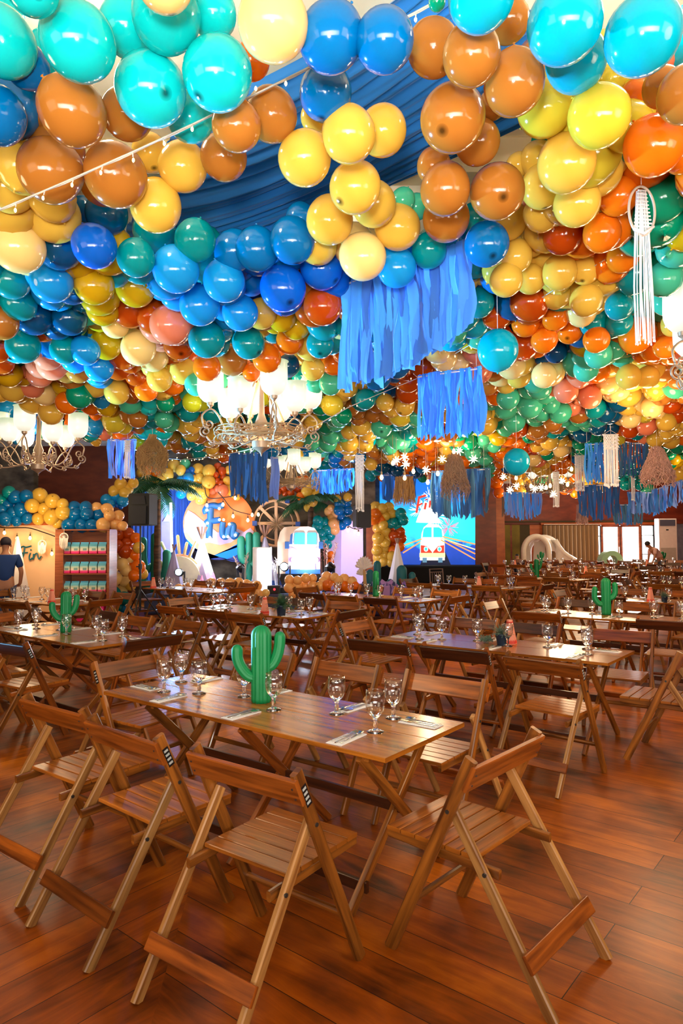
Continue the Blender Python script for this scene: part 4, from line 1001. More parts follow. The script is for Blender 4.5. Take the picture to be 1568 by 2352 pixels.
fpx(716, 812, 1082, 1078, 1126, 12.2, 12.0, 'blue fringe hanging above the right palm', ['mid', 'royal'], 24, seed=8, crv=lambda f: .9+.3*math.sin(pi*f))
fpx(878, 955, 1092, 1092, 1152, 14.5, 14.5, 'blue fringe behind the straw skirt beside the screen', ['mid', 'royal'], 20, seed=9, crv=lambda f: 1-.2*f)
fpx(990, 1122, 1085, 1078, 1186, 9.8, 9.3, 'wide slate blue fringe hanging in front of the video screen', ['dusk', 'grey', 'mid'], 36, .05, .08, lambda f: .92+.12*math.sin(pi*f), 10, sub=14)
fpx(1158, 1242, 1132, 1134, 1186, 13.2, 13.2, 'bright blue fringe hanging below the stars, over the recess', ['bright', 'royal', 'lav'], 26, seed=11, crv=lambda f: .85+.25*math.sin(pi*f))
fpx(1342, 1408, 1022, 1018, 1108, 9.4, 9.2, 'royal blue fringe hanging behind the white macrame', ['royal', 'bright'], 18, seed=12)
fpx(1420, 1490, 1020, 1018, 1092, 10.4, 10.2, 'dark blue-green fringe left of the pale raffia', ['grey', 'dusk'], 20, seed=13)
fpx(1328, 1422, 1118, 1112, 1188, 12.2, 12.0, 'slate blue fringe below the white macrame', ['dusk', 'mid'], 28, seed=14, crv=lambda f: .92+.14*math.sin(pi*f))
fpx(1408, 1476, 1160, 1160, 1204, 14.6, 14.6, 'far slate fringe above the glazed doors', ['grey', 'mid'], 20, seed=15)
fpx(1440, 1500, 1132, 1132, 1180, 13.4, 13.4, 'pale blue and white fringe above the window', ['lav', 'mid'], 16, seed=16)
fpx(1496, 1580, 1128, 1100, 1180, 12.2, 11.2, 'blue fringe at the right edge below the pale raffia', ['royal', 'mid', 'lav'], 26, seed=17, crv=lambda f: 1.05-.25*f)

# ------------------------------------------------------------------ macrame hangings
def macrame(p, w_, L, label, ring=None, rzd=0, n=14, seed=1, cordL=.3, knots=True, body=.3):
    t = thing('macrame_hanging', label, 'macrame', p, rzd, 'white macrame hangings'); rg = random.Random(seed)
    m = MB(); m.tube([Vector((0, 0, cordL)), Vector((0, 0, .0))], .0022, 5)
    if not ring: m.tube([Vector((-w_/2, 0, -.1*w_*3)), Vector((0, 0, 0)), Vector((w_/2, 0, -.1*w_*3))], .002, 4)
    m.build('hanging_cord', MACR, t)
    zt_ = -.3*w_ if not ring else -.03
    m = MB()
    if ring:
        m.tube([Vector((ring[0]*math.sin(g), 0, -ring[1]-.01+ring[1]*math.cos(g))) for g in [2*pi*i/40 for i in range(41)]], .006, 8); m.build('ring', woodmat('ring_wood', (190, 170, 150), (214, 198, 178)), t, True)
    else:
        m.tube([Vector((-w_/2-.01, 0, zt_)), Vector((w_/2+.01, 0, zt_))], .006, 6); m.build('dowel', MACR, t)
    m = MB()
    for i in range(n):
        f = (i+.5)/n-.5; x = f*w_; Lx = L*(1+rg.uniform(-.03, .03)); y = rg.uniform(-.006, .006); top = zt_
        tw = .45 if ring else 1
        pts = [Vector((x*tw, y, top)), Vector((x*(tw+1)/2, y, top-body*L)), Vector((x*1.02+rg.uniform(-.004, .004), y+rg.uniform(-.01, .01), top-.65*L)), Vector((x*.98+rg.uniform(-.006, .006), y, top-Lx))]
        m.tube(pts, w_/n*.42, 5); m.ball(pts[-1], w_/n*.75, 6, sz=1.6)
    m.build('fringe_cords', MACR, t, True)
    m = MB()
    if ring:
        K = 14
        for r_ in range(11):
            z = top-body*L*r_/11
            for i in range(K):
                f = (i+.5)/K-.5; wd = w_*(.45+.55*r_/11); m.ball(Vector((f*wd, -.006, z)), wd/K*.55, 6, sz=1.3)
        m.tube([Vector((-w_/2, -.01, top-body*L*.98)), Vector((0, -.014, top-body*L*1.1)), Vector((w_/2, -.01, top-body*L*.9))], .008, 6)
    else:
        for r_ in range(9):
            z0 = zt_-body*L*r_/9; z1 = zt_-body*L*(r_+1)/9
            for i in range(-3, 4):
                xx = i*w_/7+(w_/14 if r_ % 2 else 0)
                if abs(xx) > w_/2: continue
                m.tube([Vector((xx, -.006, z0)), Vector((xx+w_/14, -.008, z1))], w_*.03, 4); m.tube([Vector((xx, -.006, z0)), Vector((xx-w_/14, -.008, z1))], w_*.03, 4)
    m.build('knotted_panel', MACR, t, True)
    return t
p = at(1472, 424, 3.05); macrame(p, .1, .70, 'tall white macrame hanging with a hoop at the right, before the orange balloons', ring=(.065, .115), rzd=.15, n=18, seed=2, cordL=.44, body=.27)
s_ = lambda w_, Y: w_*Y/FPX
macrame(at(825, 1040, 9.0), s_(20, 9), s_(125, 9), 'white macrame hanging with long tassels left of the video screen', n=9, seed=3)
macrame(at(1401, 988, 8.8), s_(34, 8.8), s_(118, 8.8), 'white triangular-topped macrame before the royal blue fringe', n=10, seed=4)
macrame(at(1330, 1040, 10.5), s_(22, 10.5), s_(78, 10.5), 'cream macrame left of the royal blue fringe', n=9, seed=5)
macrame(at(1276, 1080, 11.5), s_(14, 11.5), s_(78, 11.5), 'narrow cream macrame among the star lights', n=7, seed=6)
macrame(at(1452, 1092, 11.0), s_(9, 11), s_(54, 11), 'small narrow macrame above the window', n=5, seed=7)
macrame(at(293, 1008, 9.0), s_(14, 9), s_(86, 9), 'narrow white macrame in front of the pale blue fringe', n=6, seed=8)

# ------------------------------------------------------------------ straw pendants
STR2 = mat('pink_raffia', (206, 158, 140), .9); STR3 = mat('grey_straw', (150, 118, 98), .9)
def straw(loc, w_, H_, label, mt, neck=.25, seed=1, n=330, shape='bell', th=.0022):
    "loc is the top centre"
    t = thing('straw_pendant', label, 'straw hanging', loc, 0, 'straw pendants'); rg = random.Random(seed)
    m = MB(); m.tube([Vector((0, 0, .4)), Vector((0, 0, 0))], .002, 4); m.build('hanging_cord', MACR, t)
    m = MB(); r0 = w_*neck*.5
    pr = {'bell': lambda v: (r0 if v < .12 else r0+(w_*.5-r0)*math.sin(min(1, (v-.12)/.38)*pi/2)*(1-.35*max(0, v-.6)/.4)),
          'skirt': lambda v: w_*.5*(.75+.25*v), 'cone': lambda v: r0+(w_*.5-r0)*min(1, v/.75)}[shape]
    for i in range(n):
        g = rg.uniform(0, 2*pi); v0 = rg.uniform(0, .5) if shape != 'skirt' else 0; v1 = min(1, v0+rg.uniform(.3, .6)) if shape != 'skirt' else rg.uniform(.75, 1)
        pts = []
        for k in range(6):
            v = v0+(v1-v0)*k/5; R = pr(v)*(1+rg.uniform(-.28, .24)); g2 = g+rg.uniform(-.35, .35)*(1 if shape != 'skirt' else .2)
            pts.append(Vector((R*math.cos(g2), R*math.sin(g2), -H_*v*rg.uniform(.92, 1.08)+rg.uniform(-.015, .015))))
        m.tube(pts, th, 3, cap=False)
    m.build('straw_shade', mt, t, True)
    m = MB(); m.lathe([(pr(v)*.62, -H_*v) for v in (0, .05, .15, .25, .35, .42)], 18); m.build('woven_core', mt, t, True)
    return t
straw(at(350, 998, 9.0), s_(62, 9), s_(98, 9), 'bell-shaped straw pendant above the left palm', STRAW, .28, 2, 420, th=.0035)
straw(at(1043, 1040, 9.0), s_(60, 9), s_(108, 9), 'ragged grey-brown straw pendant in front of the slate fringe', STR3, .4, 3, 420, 'cone', th=.003)
straw(at(928, 1096, 13.0), s_(46, 13), s_(64, 13), 'straw skirt pendant left of the video screen title', STRAW, .8, 4, 260, 'skirt', th=.0045)
straw(at(1508, 1026, 9.6), s_(66, 9.6), s_(92, 9.6), 'pale pink raffia pendant at the right', STR2, .3, 5, 520, 'cone', th=.005)
straw(at(1335, 1160, 14), s_(24, 14), s_(44, 14), 'small orange-pink straw pendant above the curtain', STR2, .5, 6, 120, 'skirt', th=.006)
straw(at(1156, 1142, 13.6), s_(9, 13.6), s_(46, 13.6), 'slim straw tassel left of the bright blue fringe', STR3, .8, 7, 60, 'skirt', th=.004)

# ------------------------------------------------------------------ hanging blue balls, stars and bulbs
def hangball(px, py, rpx, Y, c, label):
    p = at(px, py, Y); R = s_(rpx, Y)
    t = thing('hanging_balloon', label, 'balloon', p, 0, 'single balloons hung on a thread')
    o = D.objects.new('balloon_skin', BALM[c]); COL.objects.link(o); o.parent = t; o.scale = (R, R, R); o.rotation_euler = (.1, 0, 0)
    m = MB(); m.tube([Vector((0, 0, R)), Vector((0, 0, R+.35))], .0015, 4); m.build('thread', MACR, t)
hangball(1143, 805, 47, 4.3, 'Q', 'large turquoise balloon hanging alone right of the largest fringe')
hangball(1186, 1061, 30, 7.0, 'Q', 'turquoise balloon hanging alone above the recess, left of the stars')
n_ = 0
STS = [(910, 1058), (929, 1050), (931, 1067), (1015, 1055), (1054, 1035), (1087, 1055), (978, 1080), (1156, 1095), (1171, 1125), (1186, 1116), (1227, 1123), (1243, 1120), (1270, 1135), (1291, 1105)]
for i, (x, y) in enumerate(STS):
    Y = 8.5 if x < 1120 else 10.5; p = at(x, y, Y); rs = s_(11 if x < 1120 else 9.5, Y)
    grp = 'screen' if x < 1120 else 'recess'
    lst = sorted(q[0] for q in STS if (q[0] < 1120) == (x < 1120)); k = lst.index(x)
    o = thing('star_ornament', '%s of the seven sparkling star lights hanging before the %s' % (ordw(k, 7), grp), 'star light', p, 0, 'star lights')
    m = MB(); rg = random.Random(i)
    for q in range(11):
        d = Vector((rg.uniform(-1, 1), rg.uniform(-1, 1), rg.uniform(-1, 1))).normalized() if q > 7 else Vector((math.cos(q*pi/4+.3), .2*(-1)**q, math.sin(q*pi/4+.3))).normalized()
        m.tube([d*.0, d*rs*rg.uniform(.75, 1.1)], [rs*.11, rs*.05], 5)
    m.ball((0, 0, 0), rs*.22, 8)
    m.build('star_rays', STAR, o)
    m = MB(); m.tube([Vector((0, 0, 0)), Vector((0, 0, .3))], .0025, 4); m.build('hanging_cord', CORD, o)
BLS = [(876, 1097), (929, 1098), (949, 1083), (1005, 1088), (982, 1108), (1219, 1117), (1254, 1120), (1263, 1116), (1303, 1113), (1312, 1078), (1185, 1098), (902, 1064), (1042, 1037)]
for i, (x, y) in enumerate(BLS):
    Y = 8.8 if x < 1120 else 10.8; p = at(x, y, Y); r = s_(4.2 if x < 1120 else 3.8, Y)
    lst = sorted(q[0] for q in BLS if (q[0] < 1120) == (x < 1120)); k = lst.index(x)
    o = thing('pendant_bulb', '%s of the %s bare bulbs hung among the stars before the %s' % (ordw(k, len(lst)), NW[len(lst)], 'screen' if x < 1120 else 'recess'), 'light bulb', p, 0, 'pendant bulbs')
    m = MB(); m.lathe([(r*.1, -r*1.3), (r*.7, -r), (r, 0), (r*.7, r), (r*.35, r*1.6)], 12); m.build('bulb', BULB, o, True)
    m = MB(); m.lathe([(r*.45, r*1.5), (r*.45, r*3), (r*.2, r*3.4)], 10); m.tube([Vector((0, 0, r*3)), Vector((0, 0, r*3+.3))], .003, 4); m.build('socket', TWIG, o)

# ================================================================== left backdrop, favour shelf
YB = 13.4
def poly_at(pts, Y): 
    return [(at(x, y, Y).x, at(x, y, Y).z) for x, y in pts]
def slab(pts, Y, th, name, mt, parent=None, smooth=False):
    m = MB(); m.prism(poly_at(pts, Y), Y, Y+th); return m.build(name, mt, parent, smooth)
def rbox(x0, y0, x1, y1, Y, dY, name, mt, parent=None, bev=.04):
    a = at(x0, y0, Y); b = at(x1, y1, Y); m = MB(); m.box(((a.x+b.x)/2, Y+dY/2, (a.z+b.z)/2), (abs(b.x-a.x), dY, abs(a.z-b.z)), 0, 0, bev)
    return m.build(name, mt, parent)
def floorto(x0, y0, x1, Y, dY, name, mt, parent=None):
    a = at(x0, y0, Y); b = at(x1, y0, Y); m = MB(); m.box(((a.x+b.x)/2, Y+dY/2, a.z/2), (abs(b.x-a.x), dY, a.z), 0, 0, .04); return m.build(name, mt, parent)
PEACHP = noise_mat('peach_panel', (226, 176, 128), (240, 196, 150), (1, 1, 1), .7)
t = thing('backdrop_panel', 'peach backdrop panel with name sign at the left edge', 'backdrop', (0, 0, 0))
floorto(-60, 1204, 128, YB, .08, 'panel', PEACHP, t)
rbox(-60, 1200, 130, 1206, YB-.02, .1, 'top_rail', ORNG, t)
def stroke(path, r, name, mt, parent, n=30, flat=None):
    m = MB(); m.tube(smooth_path(path, n), r, 8); return m.build(name, mt, parent, True)
SIGN = mat('dark_teal_sign', (16, 92, 104), .4)
t = thing('name_sign', 'small dark teal script sign reading Fin on the peach panel', 'sign', (0, 0, 0))
P = lambda x, y: at(x, y, YB-.06)
m = MB()
m.tube(smooth_path([P(47, 1259), P(53, 1255), P(60, 1257), P(72, 1254)], 20), .016, 8); m.tube(smooth_path([P(57, 1256), P(55, 1270), P(51, 1282), P(45, 1287)], 20), .016, 8); m.tube(smooth_path([P(43, 1272), P(54, 1270), P(64, 1269)], 12), .014, 8)
m.build('letter', SIGN, t, True)
m = MB(); m.tube(smooth_path([P(70, 1270), P(67, 1279), P(69, 1286), P(74, 1281)], 16), .014, 8); m.ball(P(71, 1263), .018, 8); m.build('letter', SIGN, t, True)
m = MB(); m.tube(smooth_path([P(77, 1272), P(76, 1285), P(79, 1275), P(85, 1271), P(87, 1279), P(90, 1284), P(95, 1277)], 30), .014, 8); m.build('letter', SIGN, t, True)
def festoon(pts, bulbs, Y, label, r=.009, drop=11, group='festoon lights'):
    t = thing('festoon_lights', label, 'string lights', (0, 0, 0), 0, group)
    m = MB(); m.tube(smooth_path([at(x, y, Y) for x, y in pts], 40), r, 6)
    m.build('cable', CORDK, t, True)
    for x, y in bulbs:
        q = at(x, y, Y); rr = s_(3.3, Y); m = MB(); m.lathe([(rr*.2, -rr*1.3), (rr*.8, -rr*.8), (rr, 0), (rr*.7, rr*.9), (rr*.4, rr*1.5)], 12, q); b_ = m.build('bulb', BULB, t, True)
        m = MB(); m.tube([q+Vector((0, 0, rr*1.4)), q+Vector((0, 0, rr*2.6))], rr*.5, 8); m.tube([q+Vector((0, 0, rr*2.6)), q+Vector((0, 0, s_(drop, Y)))], .006, 4); m.build('socket', CORDK, b_)
    return t
festoon([(-20, 1205), (9, 1212), (41, 1212), (68, 1213), (98, 1222), (126, 1232)], [(10, 1224), (39, 1237), (69, 1236), (97, 1251), (119, 1272)], YB-.12, 'festoon of warm bulbs over the peach panel at left', .012, 13)
DCW = mat('dreamcatcher_white', (244, 234, 220), .9)
for x, y, h_, lab in ((97, 1252, 32, 'white feather dreamcatcher hanging on the peach panel'), (147, 1236, 40, 'white feather dreamcatcher hanging at the top of the favour shelf')):
    p = at(x, y, YB-.54 if x > 120 else YB-.2); k = s_(1, YB)
    t = thing('dreamcatcher', lab, 'wall hanging', p, 0, 'white dreamcatchers')
    m = MB(); R = 9*k; m.tube([Vector((R*math.sin(g), 0, R*math.cos(g)+2*k)) for g in [2*pi*i/24 for i in range(25)]], .01, 6); m.tube([Vector((0, 0, R+2*k)), Vector((0, 0, R+12*k))], .004, 4)
    for i in range(6): g = pi*i/6; m.tube([Vector((R*math.sin(g), 0, R*math.cos(g)+2*k)), Vector((-R*math.sin(g), 0, -R*math.cos(g)+2*k))], .004, 4)
    m.build('hoop', DCW, t, True)
    m = MB(); rg = random.Random(3)
    for i in range(16):
        f = (i+.5)/16-.5; x_ = f*2*R; L = (h_*.5+6*math.sin(pi*(f+.5)))*k; w2 = R/8
        m.add([(x_-w2, -.01, 0), (x_+w2, -.015, 0), (x_+w2*.9, -.02+rg.uniform(-.02, .02), -L*.6), (x_, -.01, -L), (x_-w2*.9, -.01, -L*.6)], [[0, 1, 2, 3, 4]])
    m.build('feathers', DCW, t)
# cabinet with three shelves of milk-carton favours
t = thing('favour_shelf', 'tall wooden open shelf holding rows of favour boxes at left', 'shelf', (0, 0, 0))
YS = 12.9; dS = .42
a = at(127, 1216, YS); b = at(251, 1222, YS); zt_ = a.z; xl, xr = a.x, b.x
m = MB(); m.box(((xl+at(146, 1216, YS).x)/2, YS+.22, zt_/2), (at(146, 1216, YS).x-xl, .44, zt_)); m.build('side_panel', W_CAB, t)
m = MB(); m.box((xr-.02, YS+.22, zt_/2), (.05, .44, zt_)); m.build('side_panel', W_CAB, t)
m = MB(); m.box(((xl+xr)/2, YS+.43, zt_/2), (xr-xl, .02, zt_)); m.build('back_panel', W_CAB, t)
m = MB(); m.box(((xl+xr)/2, YS+.22, zt_-.012), (xr-xl, .44, .024)); m.build('top', W_CAB, t)
shz = []
for y in (1272, 1317, 1362, 1405):
    z = max(.1, at(200, y, YS).z); shz.append(z); m = MB(); m.box(((xl+xr)/2+.05, YS+.21, z-.012), (xr-xl-.1, .4, .024)); m.build('shelf_board', W_CAB, t)
m = MB(); m.box(((xl+xr)/2, YS+.2, .05), (xr-xl, .4, .1)); m.build('plinth', W_CAB, t)
def cartonmat():
    m = D.materials.new('carton_print'); m.use_nodes = True; nt = m.node_tree; b = nt.nodes['Principled BSDF']; N = nt.nodes.new
    tc = N('ShaderNodeTexCoord'); sp = N('ShaderNodeSeparateXYZ'); nt.links.new(tc.outputs['Object'], sp.inputs[0])
    rp = N('ShaderNodeValToRGB'); cr = rp.color_ramp; cr.elements[0].position = 0; cr.elements[0].color = srgb((240, 24, 120)); cr.elements[1].position = 1; cr.elements[1].color = srgb((90, 180, 220))
    for p_, c in ((.2, (244, 60, 130)), (.3, (250, 220, 200)), (.5, (214, 226, 190)), (.68, (120, 200, 214))): e = cr.elements.new(p_); e.color = srgb(c)
    mr = N('ShaderNodeMapRange'); mr.inputs[2].default_value = .22; nt.links.new(sp.outputs[2], mr.inputs[0]); nt.links.new(mr.outputs[0], rp.inputs[0]); nt.links.new(rp.outputs[0], b.inputs['Base Color']); b.inputs['Roughness'].default_value = .5
    return m
CART = cartonmat(); CLAB = mat('carton_label', (130, 170, 160), .6)
m = MB(); m.box((0, 0, .08), (.145, .14, .16)); m.add([(-.0725, -.07, .16), (.0725, -.07, .16), (.0725, .07, .16), (-.0725, .07, .16), (-.0725, -.0, .205), (.0725, 0, .205)], [[0, 1, 5, 4], [2, 3, 4, 5], [1, 2, 5], [3, 0, 4]])
m.box((0, 0, .212), (.145, .012, .02)); m.box((.015, -.071, .085), (.07, .003, .045), 0, 1)
CM = m.mesh('favour_box', [CART, CLAB])
names = ['first', 'second', 'third', 'fourth', 'fifth']
for r_, z in enumerate(shz[:3]):
    for k in range(5):
        px = 154+k*20.5; x = at(px, 1260, YS+.12).x
        o = D.objects.new('favour_box', CM); COL.objects.link(o); o.location = (x, YS+.12, z); o.rotation_euler = (0, 0, .12)
        tag(o, 'blue-to-pink milk-carton favour box, %s from left on the %s shelf' % (names[k], ['top', 'middle', 'bottom'][r_]), 'box', 'favour boxes on the shelf')
FUCH = mat('fuchsia_paper', (244, 40, 130), .5)
for k, (x, y) in enumerate(((188, 1405), (231, 1399))):
    p = at(x, y, YS+.1); m = MB(); m.box((0, 0, .09), (.16, .14, .18)); o = m.build('gift_box', FUCH); o.location = (p.x, p.y, shz[3] if shz[3] < p.z else .11); tag(o, ['left', 'right'][k]+' fuchsia gift box low in the favour shelf, partly hidden by chairs', 'box', 'fuchsia boxes')

# ------------------------------------------------------------------ balloon garlands
gcount = {}
def garland(txt, Y, where, dy=.12):
    lst = []
    for q in txt.replace('\n', ';').split(';'):
        a = q.split(); lst.append((float(a[0]), float(a[1]), float(a[2]), a[3]))
    by = {}
    for q in lst: by.setdefault(q[3], []).append(q)
    packs = []
    for c, ls in by.items():
        ls.sort(key=lambda q: q[1]); n = len(ls)
        k = 1 if n <= 12 else 2 if n <= 24 else 3
        for j in range(k):
            packs.append((c, '' if k == 1 else (['upper', 'lower'] if k == 2 else ['upper', 'middle', 'lower'])[j]+' ', sorted(ls[j*n//k:(j+1)*n//k])))
    for c, pos, ls in packs:
        for i, (x, y, r, c_) in enumerate(ls):
            YY = Y+rb.uniform(-dy, dy); p = at(x, y, YY); R = s_(r, YY)*1.02
            if p.z < R: p.z = R*1.02
            o = D.objects.new('garland_balloon', BALL[c]); COL.objects.link(o); o.location = p; o.scale = (R, R, R); o.rotation_euler = (rb.uniform(-1, 1), rb.uniform(-1, 1), 0)
            n = len(ls); nm = BC[c][1]
            w_ = ('the %s%s balloon' % (pos, nm)) if n == 1 else ('%s of the %s %s%s balloons' % (ordw(i, n), NW[n], pos, nm))
            tag(o, w_+' '+where, 'balloon', 'balloon garland '+where)
garland("""17 1160 17 B;35 1142 16 B;20 1130 14 T;61 1140 15 B;2 1150 15 T;48 1172 17 B;12 1192 17 B;38 1196 13 B;62 1191 13 B;5 1172 14 B;30 1178 14 B
91 1138 17 Y;74 1162 16 Y;121 1151 17 Y;144 1158 13 Y;101 1169 14 Y;145 1177 17 Y;119 1188 18 Y;88 1192 14 Y;132 1200 13 Y;155 1195 10 Y
170 1166 15 B;197 1165 14 B;175 1182 17 B;200 1181 15 B;226 1183 15 B;160 1206 18 B;188 1207 16 B;212 1207 15 B;222 1167 13 X;246 1170 14 X;252 1184 13 X;272 1185 13 X;237 1206 16 X;265 1203 15 X;282 1208 11 X""", 13.3, 'on the garland above the favour shelf')
garland("""244 1148 13 L;267 1140 15 L;282 1152 13 L;255 1158 10 L;273 1156 6 V;283 1154 5 V;277 1164 6 V;268 1162 4 V;262 1128 13 Y;277 1112 14 Y;292 1122 14 Y;306 1110 12 Y;285 1132 12 Y
270 1229 16 R;295 1226 14 R;268 1255 15 R;292 1248 14 R;288 1268 16 R;263 1280 14 C;281 1296 15 C;260 1302 13 C;300 1283 11 C;290 1310 14 C;266 1328 15 C;288 1336 13 C;258 1350 13 C;280 1356 12 C
312 1236 12 O;318 1258 13 Y;308 1275 14 O;318 1302 16 O;308 1322 13 O;328 1318 12 Y;300 1345 12 Y;262 1362 15 T;285 1374 15 T;275 1395 14 T;262 1408 14 T;290 1400 12 L;300 1290 12 O""", 14.2, 'down the column behind the left speaker')
garland("""400 1070 15 Y;383 1090 15 Y;415 1080 12 Y;425 1066 12 G;432 1086 9 V;440 1079 7 V;442 1090 7 V;420 1102 15 L;433 1098 12 L;424 1118 12 L;416 1133 13 L;455 1078 14 Y;480 1082 15 Y;458 1098 14 Y;479 1107 16 Y;445 1120 14 Y;465 1131 16 Y;440 1138 12 Y;462 1146 14 Y;448 1100 10 Y
500 1072 9 R;510 1082 10 R;496 1090 7 R;512 1096 8 R;497 1104 8 R;508 1110 8 R;500 1122 9 P;512 1126 13 P;488 1128 8 P;526 1080 10 Y;522 1104 10 Y;522 1124 12 Y;535 1134 10 Y;545 1142 8 Y;536 1120 8 Y;370 1106 15 Y;365 1126 14 O;347 1118 14 O;354 1138 12 Y;378 1122 11 Y;336 1102 13 Y;326 1086 12 Y;340 1080 12 O;360 1086 12 O
642 1116 8 R;652 1122 8 R;662 1114 9 R;672 1121 9 R;684 1124 9 R;694 1114 9 R;655 1132 8 R;640 1130 7 R;668 1132 8 R;700 1104 12 O;712 1116 13 Y;704 1130 13 Y;720 1106 11 Y;700 1146 13 Y;716 1152 13 Y;690 1140 10 O;730 1124 12 Y;686 1104 10 O;725 1138 12 Y;708 1164 11 Y""", 17.4, 'on the arch over the stage')
garland("""730 1210 14 T;745 1200 13 T;735 1226 14 T;750 1216 14 T;757 1231 13 T;740 1242 13 T;752 1250 11 T;730 1196 12 T;762 1190 11 X;770 1180 10 X;765 1202 12 X;778 1207 10 X;768 1217 12 X;754 1175 10 X;760 1168 9 X;780 1158 12 B;795 1155 12 B;778 1172 12 B;797 1172 13 B;785 1186 12 B;796 1198 11 B;785 1207 11 B;798 1142 10 Y;775 1146 9 Y;758 1290 9 O;760 1275 9 O""", 17.2, 'on the cluster right of the right palm')
garland("""862 1165 13 Y;878 1168 12 Y;893 1165 12 Y;862 1181 14 O;875 1192 12 O;858 1192 13 O;885 1186 11 Y;900 1180 11 Y;848 1172 12 O;888 1198 11 Y;906 1185 13 T;920 1180 13 T;926 1195 12 T;905 1201 12 T;912 1209 11 T;896 1203 11 T
880 1206 11 Y;868 1213 13 Y;885 1222 13 Y;868 1236 14 Y;890 1238 11 Y;870 1252 14 Y;884 1247 12 Y;865 1265 12 Y;883 1260 12 Y;870 1280 14 Y;882 1274 11 Y;868 1294 12 Y;880 1290 11 Y;905 1216 11 R;918 1222 12 R;905 1232 14 R;920 1237 13 R;908 1252 13 R;903 1265 12 O;900 1278 12 Y;898 1292 11 Y;918 1256 11 O""", 16.6, 'on the arch left of the video screen')
garland("""455 1346 13 X;485 1341 13 X;507 1341 13 X;528 1341 13 X;548 1340 13 X;566 1344 13 X;578 1350 14 X;590 1346 12 X;470 1352 12 X;430 1350 12 X;410 1352 11 X;592 1366 13 X;590 1388 13 O;570 1390 14 O;548 1388 14 O;526 1386 13 O;506 1380 13 O;484 1384 13 O;575 1370 13 O;555 1368 12 O;610 1362 9 C""", 14.6, 'along the stage front at left')
garland("""664 1332 11 X;683 1333 10 X;702 1328 11 X;718 1328 10 X;664 1350 12 X;682 1346 13 X;700 1346 12 X;718 1346 12 X;735 1346 11 X;742 1335 10 X;750 1325 12 X;768 1326 10 X;750 1345 12 O;762 1345 13 O;790 1330 12 X;808 1336 12 X;776 1334 12 X;790 1346 13 O;815 1345 10 O;672 1364 10 X;800 1352 11 O;775 1352 11 O""", 14.6, 'along the stage front at right')

# ------------------------------------------------------------------ speakers on stands
GRIL = mat('speaker_grille', (34, 34, 40), .55, .2)
def speaker(x0, y0, x1, y1, Y, side, lab, labs, footy):
    a = at(x0, y0, Y); b = at(x1, y1, Y); cx = (a.x+b.x)/2; W_ = b.x-a.x; H_ = a.z-b.z
    t = thing('loudspeaker', lab, 'loudspeaker', (cx, Y, b.z), side, 'black loudspeakers')
    m = MB(); m.prism([(-W_/2, .02), (-W_*.42, 0), (W_*.42, 0), (W_/2, .02), (W_/2, H_-.03), (W_*.44, H_), (-W_*.44, H_), (-W_/2, H_-.03)], 0, .3); m.build('cabinet', BLACK, t)
    m = MB(); m.prism([(-W_*.36, H_*.05), (W_*.36, H_*.05), (W_*.38, H_*.6), (-W_*.38, H_*.6)], -.02, .0); m.build('woofer_grille', GRIL, t)
    m = MB(); m.prism([(-W_*.34, H_*.66), (W_*.34, H_*.66), (W_*.28, H_*.92), (-W_*.28, H_*.92)], -.012, .0); m.build('horn', GRIL, t)
    t = thing('speaker_stand', labs, 'speaker stand', (cx, Y+.12, 0), 0, 'tripod speaker stands')
    m = MB(); m.tube([Vector((0, 0, .35)), Vector((0, 0, 1.2))], .022, 10); m.tube([Vector((0, 0, 1.1)), Vector((0, 0, b.z))], .016, 10); m.build('pole', BLACK, t)
    m = MB(); m.lathe([(.035, 1.12), (.035, 1.22)], 12); m.tube([Vector((0, 0, 1.17)), Vector((-.07, -.03, 1.17))], .012, 8); m.build('collar', BLACK, t)
    for k in range(3):
        g = .5+2*pi*k/3; d = Vector((math.cos(g), math.sin(g), 0)); m = MB(); m.tube([Vector((0, 0, .75)), d*.5+Vector((0, 0, .02))], .013, 8); m.tube([Vector((0, 0, .42)), d*.28+Vector((0, 0, .34))], .009, 6); m.build('leg', BLACK, t)
speaker(292, 1133, 345, 1207, 12.5, -.25, 'black loudspeaker on a stand, left of the left palm', 'black tripod speaker stand at left', 1340)
speaker(817, 1158, 853, 1212, 14.8, .25, 'black loudspeaker on a stand, left of the video screen', 'black tripod speaker stand left of the video screen', 1330)

# ================================================================== stage
ZS = .45; x0 = at(330, 1300, 15.0).x; x1 = at(905, 1300, 15.0).x
m = MB(); m.box(((x0+x1)/2, 16.75, ZS/2), (x1-x0, 3.4, ZS)); tag(m.build('stage_platform', mat('stage_blue_grey', (62, 74, 116), .6)), 'low blue-grey stage platform behind the balloon rows', 'stage')
m = MB(); m.box((at(878, 1300, 15.0).x, 14.78, .36), (.5, .44, .72)); o = m.build('stage_box', mat('purple_box', (74, 70, 120), .6)); tag(o, 'purple-grey draped box at the right end of the stage', 'box')
m = MB(); m.box((at(812, 1300, 15.6).x, 14.8, .34), (.7, .3, .68)); o = m.build('stage_step', mat('navy_box', (40, 44, 84), .6)); tag(o, 'dark navy step box right of the peach balloons', 'step')
